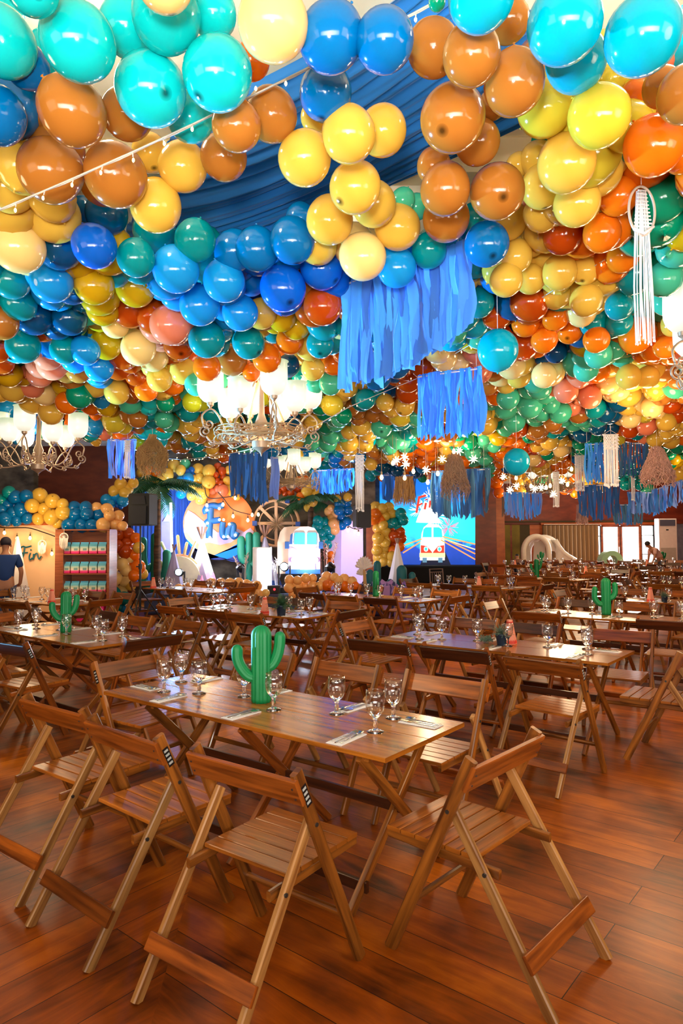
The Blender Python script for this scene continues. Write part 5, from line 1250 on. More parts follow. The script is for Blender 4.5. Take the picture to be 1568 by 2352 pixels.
# blue lit drape at the rear left of the stage
def curtain(x0_, x1_, z0, z1, Y, n, mt, amp=.05, name='curtain', parent=None, K=8):
    a = at(x0_, 1240, Y).x; b = at(x1_, 1240, Y).x; m = MB(); vs = []
    for j in range(5):
        z = z0+(z1-z0)*j/4
        for i in range(n*K+1):
            ph_ = 2*pi*i/K; vs.append((a+(b-a)*i/(n*K)+.25*(b-a)/n*math.sin(ph_*.5+1), Y+amp*math.sin(ph_)*(1.0-.25*j/4), z))
    w_ = n*K+1; m.add(vs, [[j*w_+i, j*w_+i+1, (j+1)*w_+i+1, (j+1)*w_+i] for j in range(4) for i in range(n*K)]); return m.build(name, mt, parent, True)
o = curtain(300, 440, ZS, 3.1, 18.1, 16, clothmat('stage_drape', (70, 110, 190), .2)); tag(o, 'blue-lit drape behind the left palm on the stage', 'curtain')
# sunset disc
t = thing('sunset_backdrop', 'round sunset backdrop with mountains behind the stage name sign', 'backdrop', (0, 0, 0))
Yc = 17.7; c = at(502, 1204, Yc); R = s_(82, Yc)
def disc_clip(pts, Y, th, name, mt):
    out = []
    for x, y in pts: out.append((x, y))
    return slab(out, Y, th, name, mt, t)
def arc(a0_, a1_, n=24, cx=502, cy=1204, r=82): return [(cx+r*math.cos(math.radians(a0_+(a1_-a0_)*i/n)), cy-r*math.sin(math.radians(a0_+(a1_-a0_)*i/n))) for i in range(n+1)]
slab(arc(0, 352, 44), Yc, .05, 'sky_disc', noise_mat('orange_sky_paint', (240, 120, 50), (250, 160, 90), (1, 1, .8), .8), t)
def low(a, top, Y, name, c): slab(arc(180+a, 360-a, 30)+top, Y, .03, name, mat(name+'_paint', c, .8), t)
low(12, [(575, 1212), (560, 1222), (540, 1212), (520, 1226), (498, 1222), (470, 1200), (446, 1180), (432, 1172), (424, 1188)], Yc-.04, 'lavender_mountain', (216, 196, 230))
low(14, [(575, 1232), (560, 1238), (548, 1232), (530, 1246), (505, 1252), (480, 1246), (458, 1250), (445, 1244), (428, 1222)], Yc-.08, 'sand_hill', (236, 176, 108))
low(24, [(572, 1248), (560, 1242), (540, 1252), (515, 1266), (490, 1276), (470, 1270), (452, 1262)], Yc-.12, 'blue_river', (20, 132, 228))
low(40, [(555, 1292), (530, 1290), (505, 1280), (480, 1284), (460, 1276)], Yc-.16, 'navy_hill', (44, 56, 120))
# marquee letters
BLUE = mat('marquee_blue', (24, 92, 158), .45); t = thing('marquee_sign', 'large blue marquee letters spelling Fin with round bulbs on the stage', 'sign', (0, 0, 0)); YL = 17.35
Q = lambda x, y: at(x, y, YL)
def mletter(strokes, w_=.075):
    m = MB()
    for st in strokes:
        pth = smooth_path([Q(*q) for q in st], 24); m.tube(pth, w_, 10)
    o = m.build('letter', BLUE, t, True); return o
mletter([[(474, 1179), (472, 1171), (480, 1163), (492, 1161), (502, 1163), (512, 1160)], [(484, 1165), (483, 1190), (481, 1215), (480, 1236)], [(473, 1203), (480, 1197), (494, 1196), (506, 1194)]], .085)
mletter([[(512, 1199), (510, 1216), (511, 1230), (518, 1234), (522, 1230)]])
mletter([[(524, 1212), (522, 1232), (524, 1222), (531, 1206), (537, 1208), (535, 1224), (536, 1233), (541, 1231), (545, 1222)]])
for x, y in ((477, 1172), (505, 1169), (478, 1202), (506, 1194), (515, 1194), (528, 1204), (515, 1233), (525, 1233), (542, 1229), (484, 1235), (513, 1160)):
    m = MB(); m.ball(Q(x, y)+Vector((0, -.11, 0)), s_(3, YL), 10); m.build('bulb', BULB, t, True)
festoon([(470, 1120), (478, 1143), (512, 1143), (545, 1137)], [(475, 1161), (512, 1159), (540, 1144)], 17.0, 'upper festoon of warm bulbs over the stage letters', .012, 14)
festoon([(500, 1130), (512, 1143), (535, 1170), (575, 1182)], [(535, 1186), (569, 1195), (579, 1183), (593, 1182)], 17.05, 'lower festoon of warm bulbs right of the stage letters', .012, 14)

# palms
PALMG = mat('palm_green', (30, 92, 52), .5); TRUNK = noise_mat('palm_trunk', (50, 34, 24), (96, 66, 44), (4, 4, 16), .9, bump=.6)
def palm(x, ytop, Y, label, L, seed, zb=ZS, lean=0, fronds=13):
    p = at(x, ytop, Y); rg = random.Random(seed); t = thing('palm_tree', label, 'palm tree', (p.x, Y, zb), 0, 'artificial palms on the stage'); H_ = p.z-zb
    m = MB(); pts = [Vector((lean*(k/12)**2, 0, H_*k/12)) for k in range(13)]; m.tube(pts, [.085+.012*(k % 2)-.002*k for k in range(13)], 12); m.build('trunk', TRUNK, t, True)
    for i in range(fronds):
        g = 2*pi*i/fronds+rg.uniform(-.2, .2); el = rg.uniform(.25, 1.15); d = Vector((math.cos(g), math.sin(g), 0)); Lf = L*rg.uniform(.8, 1.1)
        sp = [Vector((lean, 0, H_))+d*Lf*(k/10)*math.cos(el*(1-k/14))+Vector((0, 0, Lf*(math.sin(el)*(k/10)-.75*(k/10)**2))) for k in range(11)]
        m = MB(); m.tube(sp, [.012-.0009*k for k in range(11)], 5)
        for k in range(1, 22):
            q = k/22*10; a_ = int(q); pt = sp[a_]+(sp[a_+1]-sp[a_])*(q-a_); fw = (sp[a_+1]-sp[a_]).normalized(); sd = fw.cross(Vector((0, 0, 1))).normalized()
            for s in (-1, 1):
                w_ = Lf*.36*math.sin(pi*(.12+.8*q/10))**.8; tip = pt+sd*s*w_*.75+fw*w_*.6-Vector((0, 0, w_*.45)); mid = (pt+tip)/2+Vector((0, 0, w_*.08))
                m.add([pt-fw*.016, pt+fw*.016, mid+fw*.02, tip, mid-fw*.018], [[0, 1, 2, 3, 4]])
        m.build('frond', PALMG, t)
palm(362, 1128, 15.6, 'tall artificial palm beside the left loudspeaker', 1.1, 1, fronds=17)
palm(713, 1158, 17.3, 'artificial palm above the camper van prop', .95, 2, fronds=16)

# white lit plinth, glass dome, teepees, sun
WLIT = mat('white_gloss_board', (245, 246, 252), .35)
t = thing('light_plinth', 'tall glowing white plinth in the centre of the stage', 'plinth', (0, 0, 0))
a = at(580, 1257, 15.6); b = at(620, 1257, 15.6)
m = MB(); m.box(((a.x+b.x)/2, 15.8, (ZS+a.z)/2), (b.x-a.x, .4, a.z-ZS)); m.build('plinth_box', WLIT, t)
m = MB(); m.box(((at(591, 1257, 15.6).x+b.x)/2, 15.59, (ZS+a.z)/2), (b.x-at(591, 1257, 15.6).x-.01, .02, a.z-ZS-.04)); m.build('light_panel', mat('plinth_glow', (245, 248, 255), .4, emit=3.2, ecol=(228, 236, 255)), t)
t = thing('light_tube', 'upright white light tube beside the left palm', 'light', (0, 0, 0))
m = MB(); m.tube([at(392, 1155, 16.0), at(395, 1268, 16.0)], .028, 10); m.build('tube', mat('tube_glow', (245, 248, 255), .4, emit=8, ecol=(230, 238, 255)), t, True); m = MB(); m.box((at(395, 1268, 16).x, 16.0, ZS+.02), (.25, .25, .04)); m.tube([Vector((at(395, 1268, 16).x, 16, ZS)), at(395, 1268, 16.0)], .015, 8); m.build('base', BLACK, t)
TEEP = clothmat('teepee_canvas', (236, 226, 232), .15); PINKT = mat('teepee_pink', (230, 130, 160), .8); TWD = mat('teepee_pole', (150, 110, 90), .7); BLT = mat('teepee_blue', (50, 90, 170), .8)
def teepee(x, ytop, ybase, halfpx, Y, label, canvas, bands=None, poles=6, zb=ZS, door=True, ptop=26):
    p = at(x, ytop, Y); R = s_(halfpx, Y); t = thing('teepee', label, 'teepee', (p.x, Y, zb), .2, 'teepees'); H_ = p.z-zb
    m = MB(); n = 8; m.lathe([(R, 0), (R*.06, H_)], n*3, rib=n, ribd=.1); m.build('canvas', canvas, t)
    for (z0, z1, mt_) in (bands or []):
        m = MB(); vs = []; N_ = 48
        for k in range(N_):
            g = 2*pi*k/N_
            for z in (z0*H_, (z1+(.05 if (k//3) % 2 else 0))*H_): rr = (R+(R*.06-R)*z/H_)*(1-.1*(.5-.5*math.cos(n*g)))+.008; vs.append((rr*math.cos(g), rr*math.sin(g), z))
        m.add(vs, [[2*k, 2*((k+1) % N_), 2*((k+1) % N_)+1, 2*k+1] for k in range(N_)]); m.build('painted_band', mt_, t)
    if poles:
        m = MB()
        for k in range(poles):
            g = 2*pi*k/poles; d = Vector((math.cos(g), math.sin(g), 0)); m.tube([-d*R*.0+Vector((0, 0, H_*.96)), d*s_(ptop*.45, Y)+Vector((0, 0, H_+s_(ptop, Y)))], .02, 6)
        m.build('poles', TWD, t)
    if door:
        m = MB(); g0 = -pi/2; vs = [(math.cos(g0-.5)*R*.98, math.sin(g0-.5)*R*.98, .0), (math.cos(g0+.5)*R*.98, math.sin(g0+.5)*R*.98, 0), (0, -R*.48, H_*.55)]; m.add([Vector(v)+Vector((0, -.03, .01)) for v in vs], [[0, 1, 2]]); m.build('door_flap', mat('teepee_opening', (120, 100, 120), .8), t)
    return t
teepee(464, 1236, 1340, 38, 16.3, 'large white patterned teepee with bundled poles on the stage', TEEP, [(.2, .3, PINKT), (.07, .11, BLT)], 8)
teepee(608, 1232, 1330, 40, 17.1, 'second teepee with bundled poles behind the glowing plinth', clothmat('grey_canvas', (190, 186, 214), .15), [(.05, .1, BLT)], 7, door=False)
teepee(399, 1262, 1345, 28, 15.3, 'small lavender tent in front of the sun prop', clothmat('lavender_canvas', (176, 168, 206), .2), None, 3, door=False, ptop=12)
teepee(912, 1246, 1338, 38, 15.9, 'white teepee tent left of the video screen base', clothmat('white_canvas', (236, 230, 232), .15), None, 4, zb=0, door=False, ptop=10)
teepee(40, 1232, 1400, 44, 12.8, 'white tulle tent behind the person in blue', clothmat('tulle', (236, 228, 224), .4), None, 0, zb=0, door=False)
# sun prop: half disc with ray bars
t = thing('sun_prop', 'pale half-sun prop with long ray bars on the stage', 'stage prop', (0, 0, 0)); Y_ = 16.0
CRM = mat('sun_cream', (250, 240, 200), .5); RAY = mat('sun_ray', (250, 214, 150), .5)
slab([(462-0+0*0, 1345)]+[(412+50*math.cos(math.radians(a_)), 1340-62*math.sin(math.radians(a_))) for a_ in range(0, 181, 6)], Y_, .1, 'sun_face', CRM, t)
slab([(412+56*math.cos(math.radians(a_)), 1342-70*math.sin(math.radians(a_))) for a_ in range(0, 181, 6)], Y_+.12, .05, 'sun_rim', mat('sun_peach', (246, 180, 140), .5), t)
for (xa, ya, xb, yb) in ((345, 1297, 368, 1315), (358, 1279, 375, 1298), (371, 1247, 387, 1282), (408, 1232, 412, 1272), (429, 1248, 423, 1274), (449, 1246, 434, 1280)):
    m = MB(); m.tube([at(xa, ya, Y_+.06), at(xb, yb, Y_+.06)], s_(3.6, Y_), 10); m.ball(at(xa, ya, Y_+.06), s_(3.6, Y_), 10); m.build('ray', RAY, t, True)
# big stage cacti
STC = mat('stage_cactus_green', (10, 120, 92), .6); STC2 = mat('stage_cactus_teal', (10, 96, 104), .6)
def bigc(x, ytop, Y, lab, H_, mt_, zb, arms, r=.048): p = at(x, ytop, Y); return cactus((p.x, Y, zb), lab, p.z-zb, 0, arms, 'large cactus props on the stage', mt_, r, True, 'cactus_prop')
A_ = lambda *q: tuple(q)
bigc(356, 1224, 15.9, 'tall dark green cactus prop left of the sun prop', 1, STC, ZS, [A_((-.03, 0, .16), (-.07, 0, .18), (-.085, 0, .25), (-.085, 0, .36)), A_((.03, 0, .1), (.07, 0, .12), (.085, 0, .2), (.085, 0, .27)), A_((-.02, 0, .05), (-.07, 0, .06), (-.09, 0, .1), (-.09, 0, .18))], .03)
bigc(572, 1222, 17.0, 'tall green cactus prop left of the glowing plinth', 1, STC, ZS, [A_((-.02, 0, .2), (-.05, 0, .22), (-.06, 0, .28), (-.06, 0, .36)), A_((.02, 0, .17), (.05, 0, .2), (.055, 0, .3), (.055, 0, .39))], .028)
bigc(866, 1288, 15.2, 'teal cactus prop behind the slim cactus', 1, STC2, 0, [A_((-.02, 0, .2), (-.05, 0, .22), (-.06, 0, .28), (-.06, 0, .32))], .03)
bigc(922, 1298, 15.0, 'squat teal cactus prop beside the white teepee tent', 1, STC2, 0, [A_((-.03, 0, .12), (-.07, 0, .14), (-.1, 0, .2), (-.1, 0, .27)), A_((.03, 0, .14), (.07, 0, .16), (.09, 0, .22), (.09, 0, .33))], .045)
# wheel
t = thing('ferris_wheel_prop', 'tan wooden ferris wheel prop behind the camper van', 'stage prop', (0, 0, 0)); Yw = 17.8; cx_, cy_, rw = 634, 1202, 52
TAN = mat('tan_board', (226, 178, 130), .6)
m = MB()
for rr_, wd in ((rw, 7), (rw*.74, 3)):
    a_ = [at(cx_+rr_*math.cos(2*pi*i/48), cy_+rr_*math.sin(2*pi*i/48), Yw) for i in range(49)]; m.tube(a_, s_(wd/2, Yw), 6)
m.build('rim', TAN, t, True)
for k in range(4):
    g = pi*k/4; m = MB(); dv = Vector((math.cos(g), 0, math.sin(g))); c0 = at(cx_, cy_, Yw); m.bar(c0-dv*s_(rw, Yw), c0+dv*s_(rw, Yw), .05, s_(7, Yw), Vector((-dv.z, 0, dv.x))); m.build('spoke', TAN, t)
for x, y in ((585, 1202), (684, 1204), (660, 1150)):
    m = MB(); q = at(x, y, Yw-.1); m.box(tuple(q), (.12, .12, .13)); m.build('cabin', mat('cabin_blue', (24, 70, 150), .5), t)
t = thing('starburst_twigs', 'starburst of dry twigs in the middle of the ferris wheel prop', 'decoration', (0, 0, 0)); m = MB(); rg = random.Random(8); c0 = at(636, 1205, Yw-.25)
for i in range(70):
    d = Vector((rg.uniform(-1, 1), rg.uniform(-.4, .3), rg.uniform(-1, 1))).normalized(); m.tube([c0, c0+d*s_(rg.uniform(14, 26), Yw)], [.012, .004], 4)
m.build('twigs', TWIG, t)
# pampas and fan leaves
def pampas(x, y, Y, zb, lab, n=16, mt_=None, Lp=60, seed=1):
    rg = random.Random(seed); p = at(x, y, Y); t = thing('dried_grass', lab, 'dried grass', (p.x, Y, zb), 0, 'dried grass bunches'); H_ = p.z-zb; m = MB()
    for i in range(n):
        d = Vector((rg.uniform(-.3, .3), rg.uniform(-.2, .2), 1)).normalized(); tip = d*H_*rg.uniform(.75, 1.05); m.tube([Vector((0, 0, 0)), tip], .006, 4)
        for k in range(16):
            q = tip*(1-.35*k/16); dd = Vector((rg.uniform(-1, 1), rg.uniform(-1, 1), .8)).normalized()*.07*(1-.3*k/16); m.tube([q, q+dd], .007, 3)
    m.build('plumes', mt_ or STR2, t)
pampas(745, 1240, 16.3, ZS, 'pink pampas grass right of the camper van prop', 14, None, seed=2)
pampas(634, 1282, 16.2, ZS, 'small pale plumes right of the glowing plinth', 6, MACR, seed=3)
pampas(560, 1275, 16.9, ZS, 'small pale plumes right of the patterned teepee', 8, STR3, seed=6)
FAN = mat('fan_palm_dry', (214, 200, 190), .9)
t = thing('dried_fan_palm', 'pair of dried pale fan palms left of the slim cactus', 'dried leaf', (0, 0, 0)); Yf_ = 14.2
for (x, y, r_) in ((836, 1288, 20), (830, 1310, 12)):
    c0 = at(x, y+r_, Yf_); m = MB(); vs = [c0]; N_ = 21
    for k in range(N_): g = math.radians(10+160*k/(N_-1)); rr = s_(r_*1.6, Yf_)*(1 if k % 2 else .85); vs.append(c0+Vector((rr*math.cos(g)*.7, -.03*(k % 2), rr*math.sin(g))))
    m.add(vs, [[0, k, k+1] for k in range(1, N_)]); m.build('fan_leaf', FAN, t)
m = MB(); m.tube([at(836, 1308, Yf_), Vector((at(842, 1308, Yf_).x, Yf_, 0))], [.03, .05], 8); m.build('stem', STRAW, t)

# camper van prop
t = thing('camper_van_prop', 'cream and mauve camper van front prop with blue windows on the stage', 'stage prop', (0, 0, 0)); Yv = 16.1
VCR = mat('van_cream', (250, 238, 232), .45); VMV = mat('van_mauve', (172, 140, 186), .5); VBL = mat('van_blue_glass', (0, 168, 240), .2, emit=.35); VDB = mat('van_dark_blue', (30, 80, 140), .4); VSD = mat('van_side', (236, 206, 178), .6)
zb_ = at(700, 1322, Yv).z
body = [(661, 1318), (662, 1262), (667, 1238), (676, 1218), (690, 1210), (708, 1209), (722, 1213), (731, 1226), (735, 1250), (735, 1318)]
slab(body, Yv, .1, 'front_panel', VCR, t)
slab([(636, 1318), (637, 1245), (643, 1222), (652, 1211), (668, 1209), (700, 1209), (715, 1212), (718, 1318)], Yv+.12, .5, 'side_panel', VSD, t)
for pts in ([(662, 1318), (662, 1256), (674, 1258), (688, 1266), (694, 1278), (695, 1296)], [(735, 1318), (735, 1255), (724, 1258), (714, 1266), (708, 1278), (708, 1296)]):
    slab(pts+([(690, 1318)] if pts[0][0] < 700 else [(712, 1318)]), Yv-.03, .03, 'colour_panel', VMV, t)
for x0_, x1_ in ((675, 700), (704, 727)):
    slab([(x0_, 1250), (x0_+1, 1226), (x0_+4, 1223), (x1_-3, 1223), (x1_, 1226), (x1_, 1251)], Yv-.03, .03, 'windscreen', VBL, t)
slab([(664, 1250), (667, 1228), (672, 1224), (671, 1250)], Yv-.02, .03, 'side_window', VDB, t)
for x in (659, 737):
    m = MB(); q = at(x, 1252, Yv-.1); m.box(tuple(q), (.1, .06, .17)); m.build('wing_mirror', VDB, t)
for x in (674, 725):
    m = MB(); q = at(x, 1286, Yv-.05); R = s_(6, Yv); m.tube([q, q+Vector((0, -.05, 0))], [R, R*.8], 20); m.build('headlight', mat('headlight_glow', (255, 250, 236), .3, emit=2.5, ecol=(255, 244, 230)), t, True)
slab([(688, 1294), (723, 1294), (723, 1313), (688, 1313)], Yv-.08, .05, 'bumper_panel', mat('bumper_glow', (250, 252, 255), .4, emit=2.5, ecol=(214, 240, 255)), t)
slab([(655, 1308), (735, 1308), (735, 1318), (655, 1318)], Yv-.14, .06, 'bumper', VDB, t)
# moving heads
LENSM = mat('moving_head_lens', (235, 250, 255), .2, emit=14, ecol=(200, 236, 255))
def mhead(x, y, r_, Y, zb, lab, tilt=.0, lit=True, pan=0):
    p = at(x, y, Y); k = s_(1, Y); t = thing('moving_head_light', lab, 'stage light', (p.x, Y, zb), pan, 'moving head lights'); H_ = p.z-zb; R = r_*k
    m = MB(); m.box((0, 0, .06), (R*3, R*2.6, .12)); m.build('base', BLACK, t)
    for s in (-1, 1):
        m = MB(); m.bar((s*R*1.45, 0, .1), (s*R*1.45, 0, H_+R*.3), R*.9, R*.35, (1, 0, 0)); m.build('yoke_arm', BLACK, t)
    d = Vector((0, -math.cos(tilt), math.sin(tilt))); m = MB(); c0 = Vector((0, 0, H_)); m.tube([c0-d*R*1.5, c0-d*R*.6, c0+d*R*.9, c0+d*R*1.1], [R*.7, R*1.15, R*1.15, R*1.05], 20); m.build('head', BLACK, t, True)
    m = MB(); m.tube([c0+d*R*1.1, c0+d*R*1.16], [R*.92, R*.8], 20); m.build('lens', LENSM if lit else GLASS, t, True)
mhead(412, 1315, 8, 15.2, ZS, 'lit moving head light in front of the small lavender tent', .15)
mhead(653, 1302, 9, 15.4, ZS, 'lit moving head light left of the camper van prop', .1)
mhead(757, 1304, 9, 15.5, ZS, 'unlit moving head light right of the camper van prop, tilted away', .7, False, .9)
mhead(552, 1306, 7, 15.6, ZS, 'unlit moving head light left of the glowing plinth', .8, False, -.8)
t = thing('laser_projector', 'small dark projector with red lamp at the stage edge', 'stage light', (at(628, 1330, 15.1).x, 15.2, ZS)); m = MB(); m.box((0, 0, .09), (.28, .22, .18)); m.build('housing', BLACK, t); m = MB(); m.ball((.02, -.115, .1), .025, 8); m.build('indicator', mat('red_glow', (255, 40, 50), .4, emit=5), t)
# pale lilac panels and little town behind the right of the stage
t = thing('lilac_backdrop', 'lilac lit backdrop panels left of the video screen', 'backdrop', (0, 0, 0))
LIL = noise_mat('lilac_panel', (214, 190, 228), (236, 220, 246), (1, 1, 1), .7)
slab([(752, 1343), (752, 1200), (768, 1196), (815, 1196), (815, 1343)], 18.0, .05, 'panel', LIL, t)
slab([(782, 1343), (784, 1200), (836, 1196), (836, 1343)], 17.9, .05, 'panel', mat('lilac_bright', (236, 220, 255), .6, emit=.5, ecol=(214, 196, 255)), t)
slab([(841, 1345), (841, 1200), (860, 1198), (860, 1345)], 17.6, .05, 'panel', ORNG, t)
festoon([(775, 1192), (795, 1205), (815, 1215), (838, 1212)], [(799, 1218), (815, 1221), (823, 1226)], 17.6, 'festoon of bulbs before the lilac panels', .012, 10)
# small town silhouettes left of the disc
t = thing('house_cutout', 'mauve pointed-roof cut-out beside the left palm', 'stage prop', (0, 0, 0)); MV = mat('mauve_board', (176, 150, 190), .7)
slab([(370, 1330), (370, 1175), (376, 1160), (392, 1160), (392, 1330)], 17.6, .05, 'tower', MV, t); slab([(374, 1198), (385, 1178), (394, 1198)], 17.5, .05, 'roof', mat('lilac_board', (206, 186, 232), .7), t)

# ================================================================== video screen
Ys = 26.1
t = thing('video_screen', 'large bright video screen showing a camper van on a night road', 'screen', (0, 0, 0))
def scrmat():
    m = D.materials.new('screen_picture'); m.use_nodes = True; nt = m.node_tree; b = nt.nodes['Principled BSDF']; N = nt.nodes.new; L = nt.links.new
    b.inputs['Base Color'].default_value = (0, 0, 0, 1); b.inputs['Roughness'].default_value = .3
    tc = N('ShaderNodeTexCoord'); sp = N('ShaderNodeSeparateXYZ'); L(tc.outputs['Object'], sp.inputs[0])
    mr = N('ShaderNodeMapRange'); mr.inputs[1].default_value = at(990, 1297, Ys).z; mr.inputs[2].default_value = at(990, 1130, Ys).z; L(sp.outputs[2], mr.inputs[0])
    rp = N('ShaderNodeValToRGB'); e = rp.color_ramp.elements; e[0].position = 0; e[0].color = srgb((0, 60, 160)); e[1].position = 1; e[1].color = srgb((0, 110, 240))
    for p_, c in ((.28, (0, 70, 190)), (.33, (20, 200, 250)), (.55, (0, 225, 255)), (.8, (0, 170, 250))): q = e.new(p_); q.color = srgb(c)
    no = N('ShaderNodeTexNoise'); no.inputs['Scale'].default_value = 2.2; no.inputs['Detail'].default_value = 3; L(tc.outputs['Object'], no.inputs['Vector'])
    ad = N('ShaderNodeMath'); ad.operation = 'MULTIPLY_ADD'; ad.inputs[1].default_value = .35; L(no.outputs[0], ad.inputs[0]); sb = N('ShaderNodeMath'); sb.operation = 'SUBTRACT'; sb.inputs[1].default_value = .17; L(mr.outputs[0], sb.inputs[0]); L(sb.outputs[0], ad.inputs[2])
    L(ad.outputs[0], rp.inputs[0]); L(rp.outputs[0], b.inputs['Emission Color']); b.inputs['Emission Strength'].default_value = 1.5
    return m
slab([(872, 1297), (872, 1100), (1091, 1100), (1091, 1297)], Ys, .12, 'panel', scrmat(), t)
em = lambda nm, c, s=1.6: mat('screen_'+nm, (0, 0, 0), .4, emit=s, ecol=c)
E_W = em('white', (255, 252, 244), 2.0); E_R = em('red', (226, 60, 40), 1.3); E_C = em('cyan', (30, 225, 240), 1.4); E_G = em('grey', (110, 160, 190), 1); E_CR = em('cream', (240, 228, 170), 1.4); E_O = em('orange', (255, 140, 60), 2); E_D = em('dark', (8, 24, 60), .8); E_P = em('pink', (255, 120, 150), 1.4)
yy = Ys-.012
slab([(965, 1297), (985, 1240), (1010, 1240), (1035, 1297)], yy, .01, 'road', E_D, t)
for a_, b_ in (((1010, 1235), (1091, 1262)), ((1012, 1240), (1091, 1285)), ((925, 1270), (965, 1245)), ((920, 1255), (968, 1238)), ((1014, 1232), (1091, 1250)), ((1020, 1238), (1091, 1272))):
    m = MB(); m.bar(at(a_[0], a_[1], yy-.01), at(b_[0], b_[1], yy-.01), .01, s_(2.6, Ys), (0, 0, 1)); m.build('light_streak', E_O if a_[1] != 1235 else E_CR, t)
slab([(1000+0, 1238), (1040, 1225), (1091, 1232), (1091, 1240), (1030, 1242)], yy, .008, 'hill', E_C, t)
v = [(964, 1287), (965, 1252), (968, 1225), (973, 1211), (982, 1204), (1004, 1204), (1013, 1211), (1018, 1225), (1021, 1252), (1021, 1287)]
slab(v, yy-.012, .01, 'van_body', E_W, t)
slab([(966, 1270), (966, 1252), (980, 1254), (992, 1268), (992, 1270)], yy-.024, .01, 'van_side_colour', E_R, t); slab([(1020, 1270), (1020, 1252), (1006, 1254), (994, 1268), (994, 1270)], yy-.024, .01, 'van_side_colour', E_R, t)
slab([(970, 1234), (972, 1216), (977, 1211), (991, 1211), (991, 1234)], yy-.024, .01, 'van_window', E_C, t); slab([(995, 1234), (995, 1211), (1008, 1211), (1014, 1216), (1016, 1234)], yy-.024, .01, 'van_window', E_C, t)
slab([(963, 1270), (1022, 1270), (1022, 1280), (963, 1280)], yy-.03, .01, 'van_bumper', E_CR, t)
for x in (978, 1009): slab([(x+5*math.cos(2*pi*i/16), 1261+6*math.sin(2*pi*i/16)) for i in range(16)], yy-.036, .01, 'van_headlight', E_W, t); slab([(x+3*math.cos(2*pi*i/16), 1261+4*math.sin(2*pi*i/16)) for i in range(16)], yy-.045, .008, 'van_lamp', E_C, t)
for x in (975, 1011): slab([(x-5, 1292), (x-5, 1281), (x+5, 1281), (x+5, 1292)], yy-.02, .01, 'van_wheel', E_G, t)
# fireworks
for cx_, cy_, r_, mt_ in ((965, 1172, 24, E_W), (1000, 1185, 30, E_W), (1030, 1210, 22, E_P), (985, 1140, 20, E_W)):
    m = MB(); rg = random.Random(cx_)
    for i in range(44):
        g = rg.uniform(0, 2*pi); r1 = r_*rg.uniform(.1, .3); r2 = r_*rg.uniform(.7, 1.15)
        m.bar(at(cx_+r1*math.cos(g), cy_+r1*math.sin(g), yy-.006), at(cx_+r2*math.cos(g), cy_+r2*math.sin(g), yy-.006), .006, s_(.7, Ys), (0, 0, 1))
    m.build('firework', mt_, t)
slab([(955, 1200), (962, 1180), (975, 1150), (990, 1160), (1004, 1165), (1005, 1190), (1010, 1202)], yy-.008, .006, 'firework_glow', E_W, t)
# red title letters F i n
def sl(parts):
    m = MB()
    for a_, b_, w_ in parts: m.bar(at(a_[0], a_[1], yy-.05), at(b_[0], b_[1], yy-.05), .012, s_(w_, Ys), (0, 0, 1))
    m.build('title_letter', E_R, t)
sl([((962, 1144), (956, 1178), 5), ((960, 1143), (978, 1138), 5), ((956, 1163), (970, 1156), 4)])
sl([((978, 1155), (975, 1170), 5), ((979, 1149), (979, 1146), 5)])
sl([((988, 1150), (986, 1166), 4.5), ((988, 1152), (998, 1148), 4), ((998, 1148), (998, 1160), 4.5)])
m = MB(); a = at(872, 1298, Ys); b = at(1108, 1298, Ys); m.box(((a.x+b.x)/2, Ys-.5, a.z/2), (b.x-a.x, .9, a.z)); tag(m.build('screen_skirt', mat('black_cloth', (16, 18, 26), .9)), 'black cloth covered riser below the video screen', 'riser')
# chiavari chair
WDK = mat('chiavari_wood', (112, 86, 74), .5); p = at(1016, 1325, 15.2); t = thing('chiavari_chair', 'slim brown banquet chair standing in front of the screen riser', 'chair', (p.x, 15.2, 0), .5)
for x in (-.19, .19):
    m = MB(); m.tube([Vector((x, -.19, 0)), Vector((x, -.19, .46))], .014, 8); m.build('leg', WDK, t); m = MB(); m.tube([Vector((x, .19, 0)), Vector((x, .19, .46)), Vector((x*.95, .24, .98))], .014, 8); m.build('back_leg', WDK, t)
m = MB(); m.box((0, 0, .46), (.42, .42, .035)); m.build('seat', WDK, t)
m = MB()
for z, y in ((.6, .205), (.9, .23), (.97, .24)): m.tube([Vector((-.185, y, z)), Vector((.185, y, z))], .011, 6)
for i in range(5): x = -.12+i*.06; m.tube([Vector((x, .2, .6)), Vector((x, .23, .9))], .008, 6)
m.build('backrest', WDK, t)
m = MB()
for z in (.2, .32):
    for y in (-.19, .19): m.tube([Vector((-.19, y, z)), Vector((.19, y, z))], .009, 6)
m.build('stretcher', WDK, t)
# lilac wrapped seat bows near the stage front
LB = mat('lilac_ribbon', (150, 110, 170), .6)
for i, (x, y) in enumerate(((700, 1362), (722, 1358), (768, 1352), (888, 1338), (905, 1348), (925, 1340), (884, 1352))):
    p = at(x, y, 13.6); t = thing('ribbon_bow', '%s of the seven lilac bows on low covered seats near the stage' % ordw(sorted([700, 722, 768, 888, 905, 925, 884]).index(x), 7), 'bow', p, i, 'lilac bows')
    m = MB()
    for s in (-1, 1):
        m.add([(0, 0, 0), (s*.1, -.02, .07), (s*.13, .02, .02), (s*.1, .03, -.05)], [[0, 1, 2, 3]]); m.add([(0, 0, 0), (s*.04, -.03, -.02), (s*.09, -.01, -.13), (s*.03, .02, -.12)], [[0, 1, 2, 3]])
    m.build('loops', LB, t); m = MB(); m.ball((0, 0, 0), .02, 8); m.build('knot', LB, t); m = MB(); m.box((0, .1, -.06-(p.z-.06)/2), (.14, .12, p.z-.06)); m.build('seat_cover', LB, t)

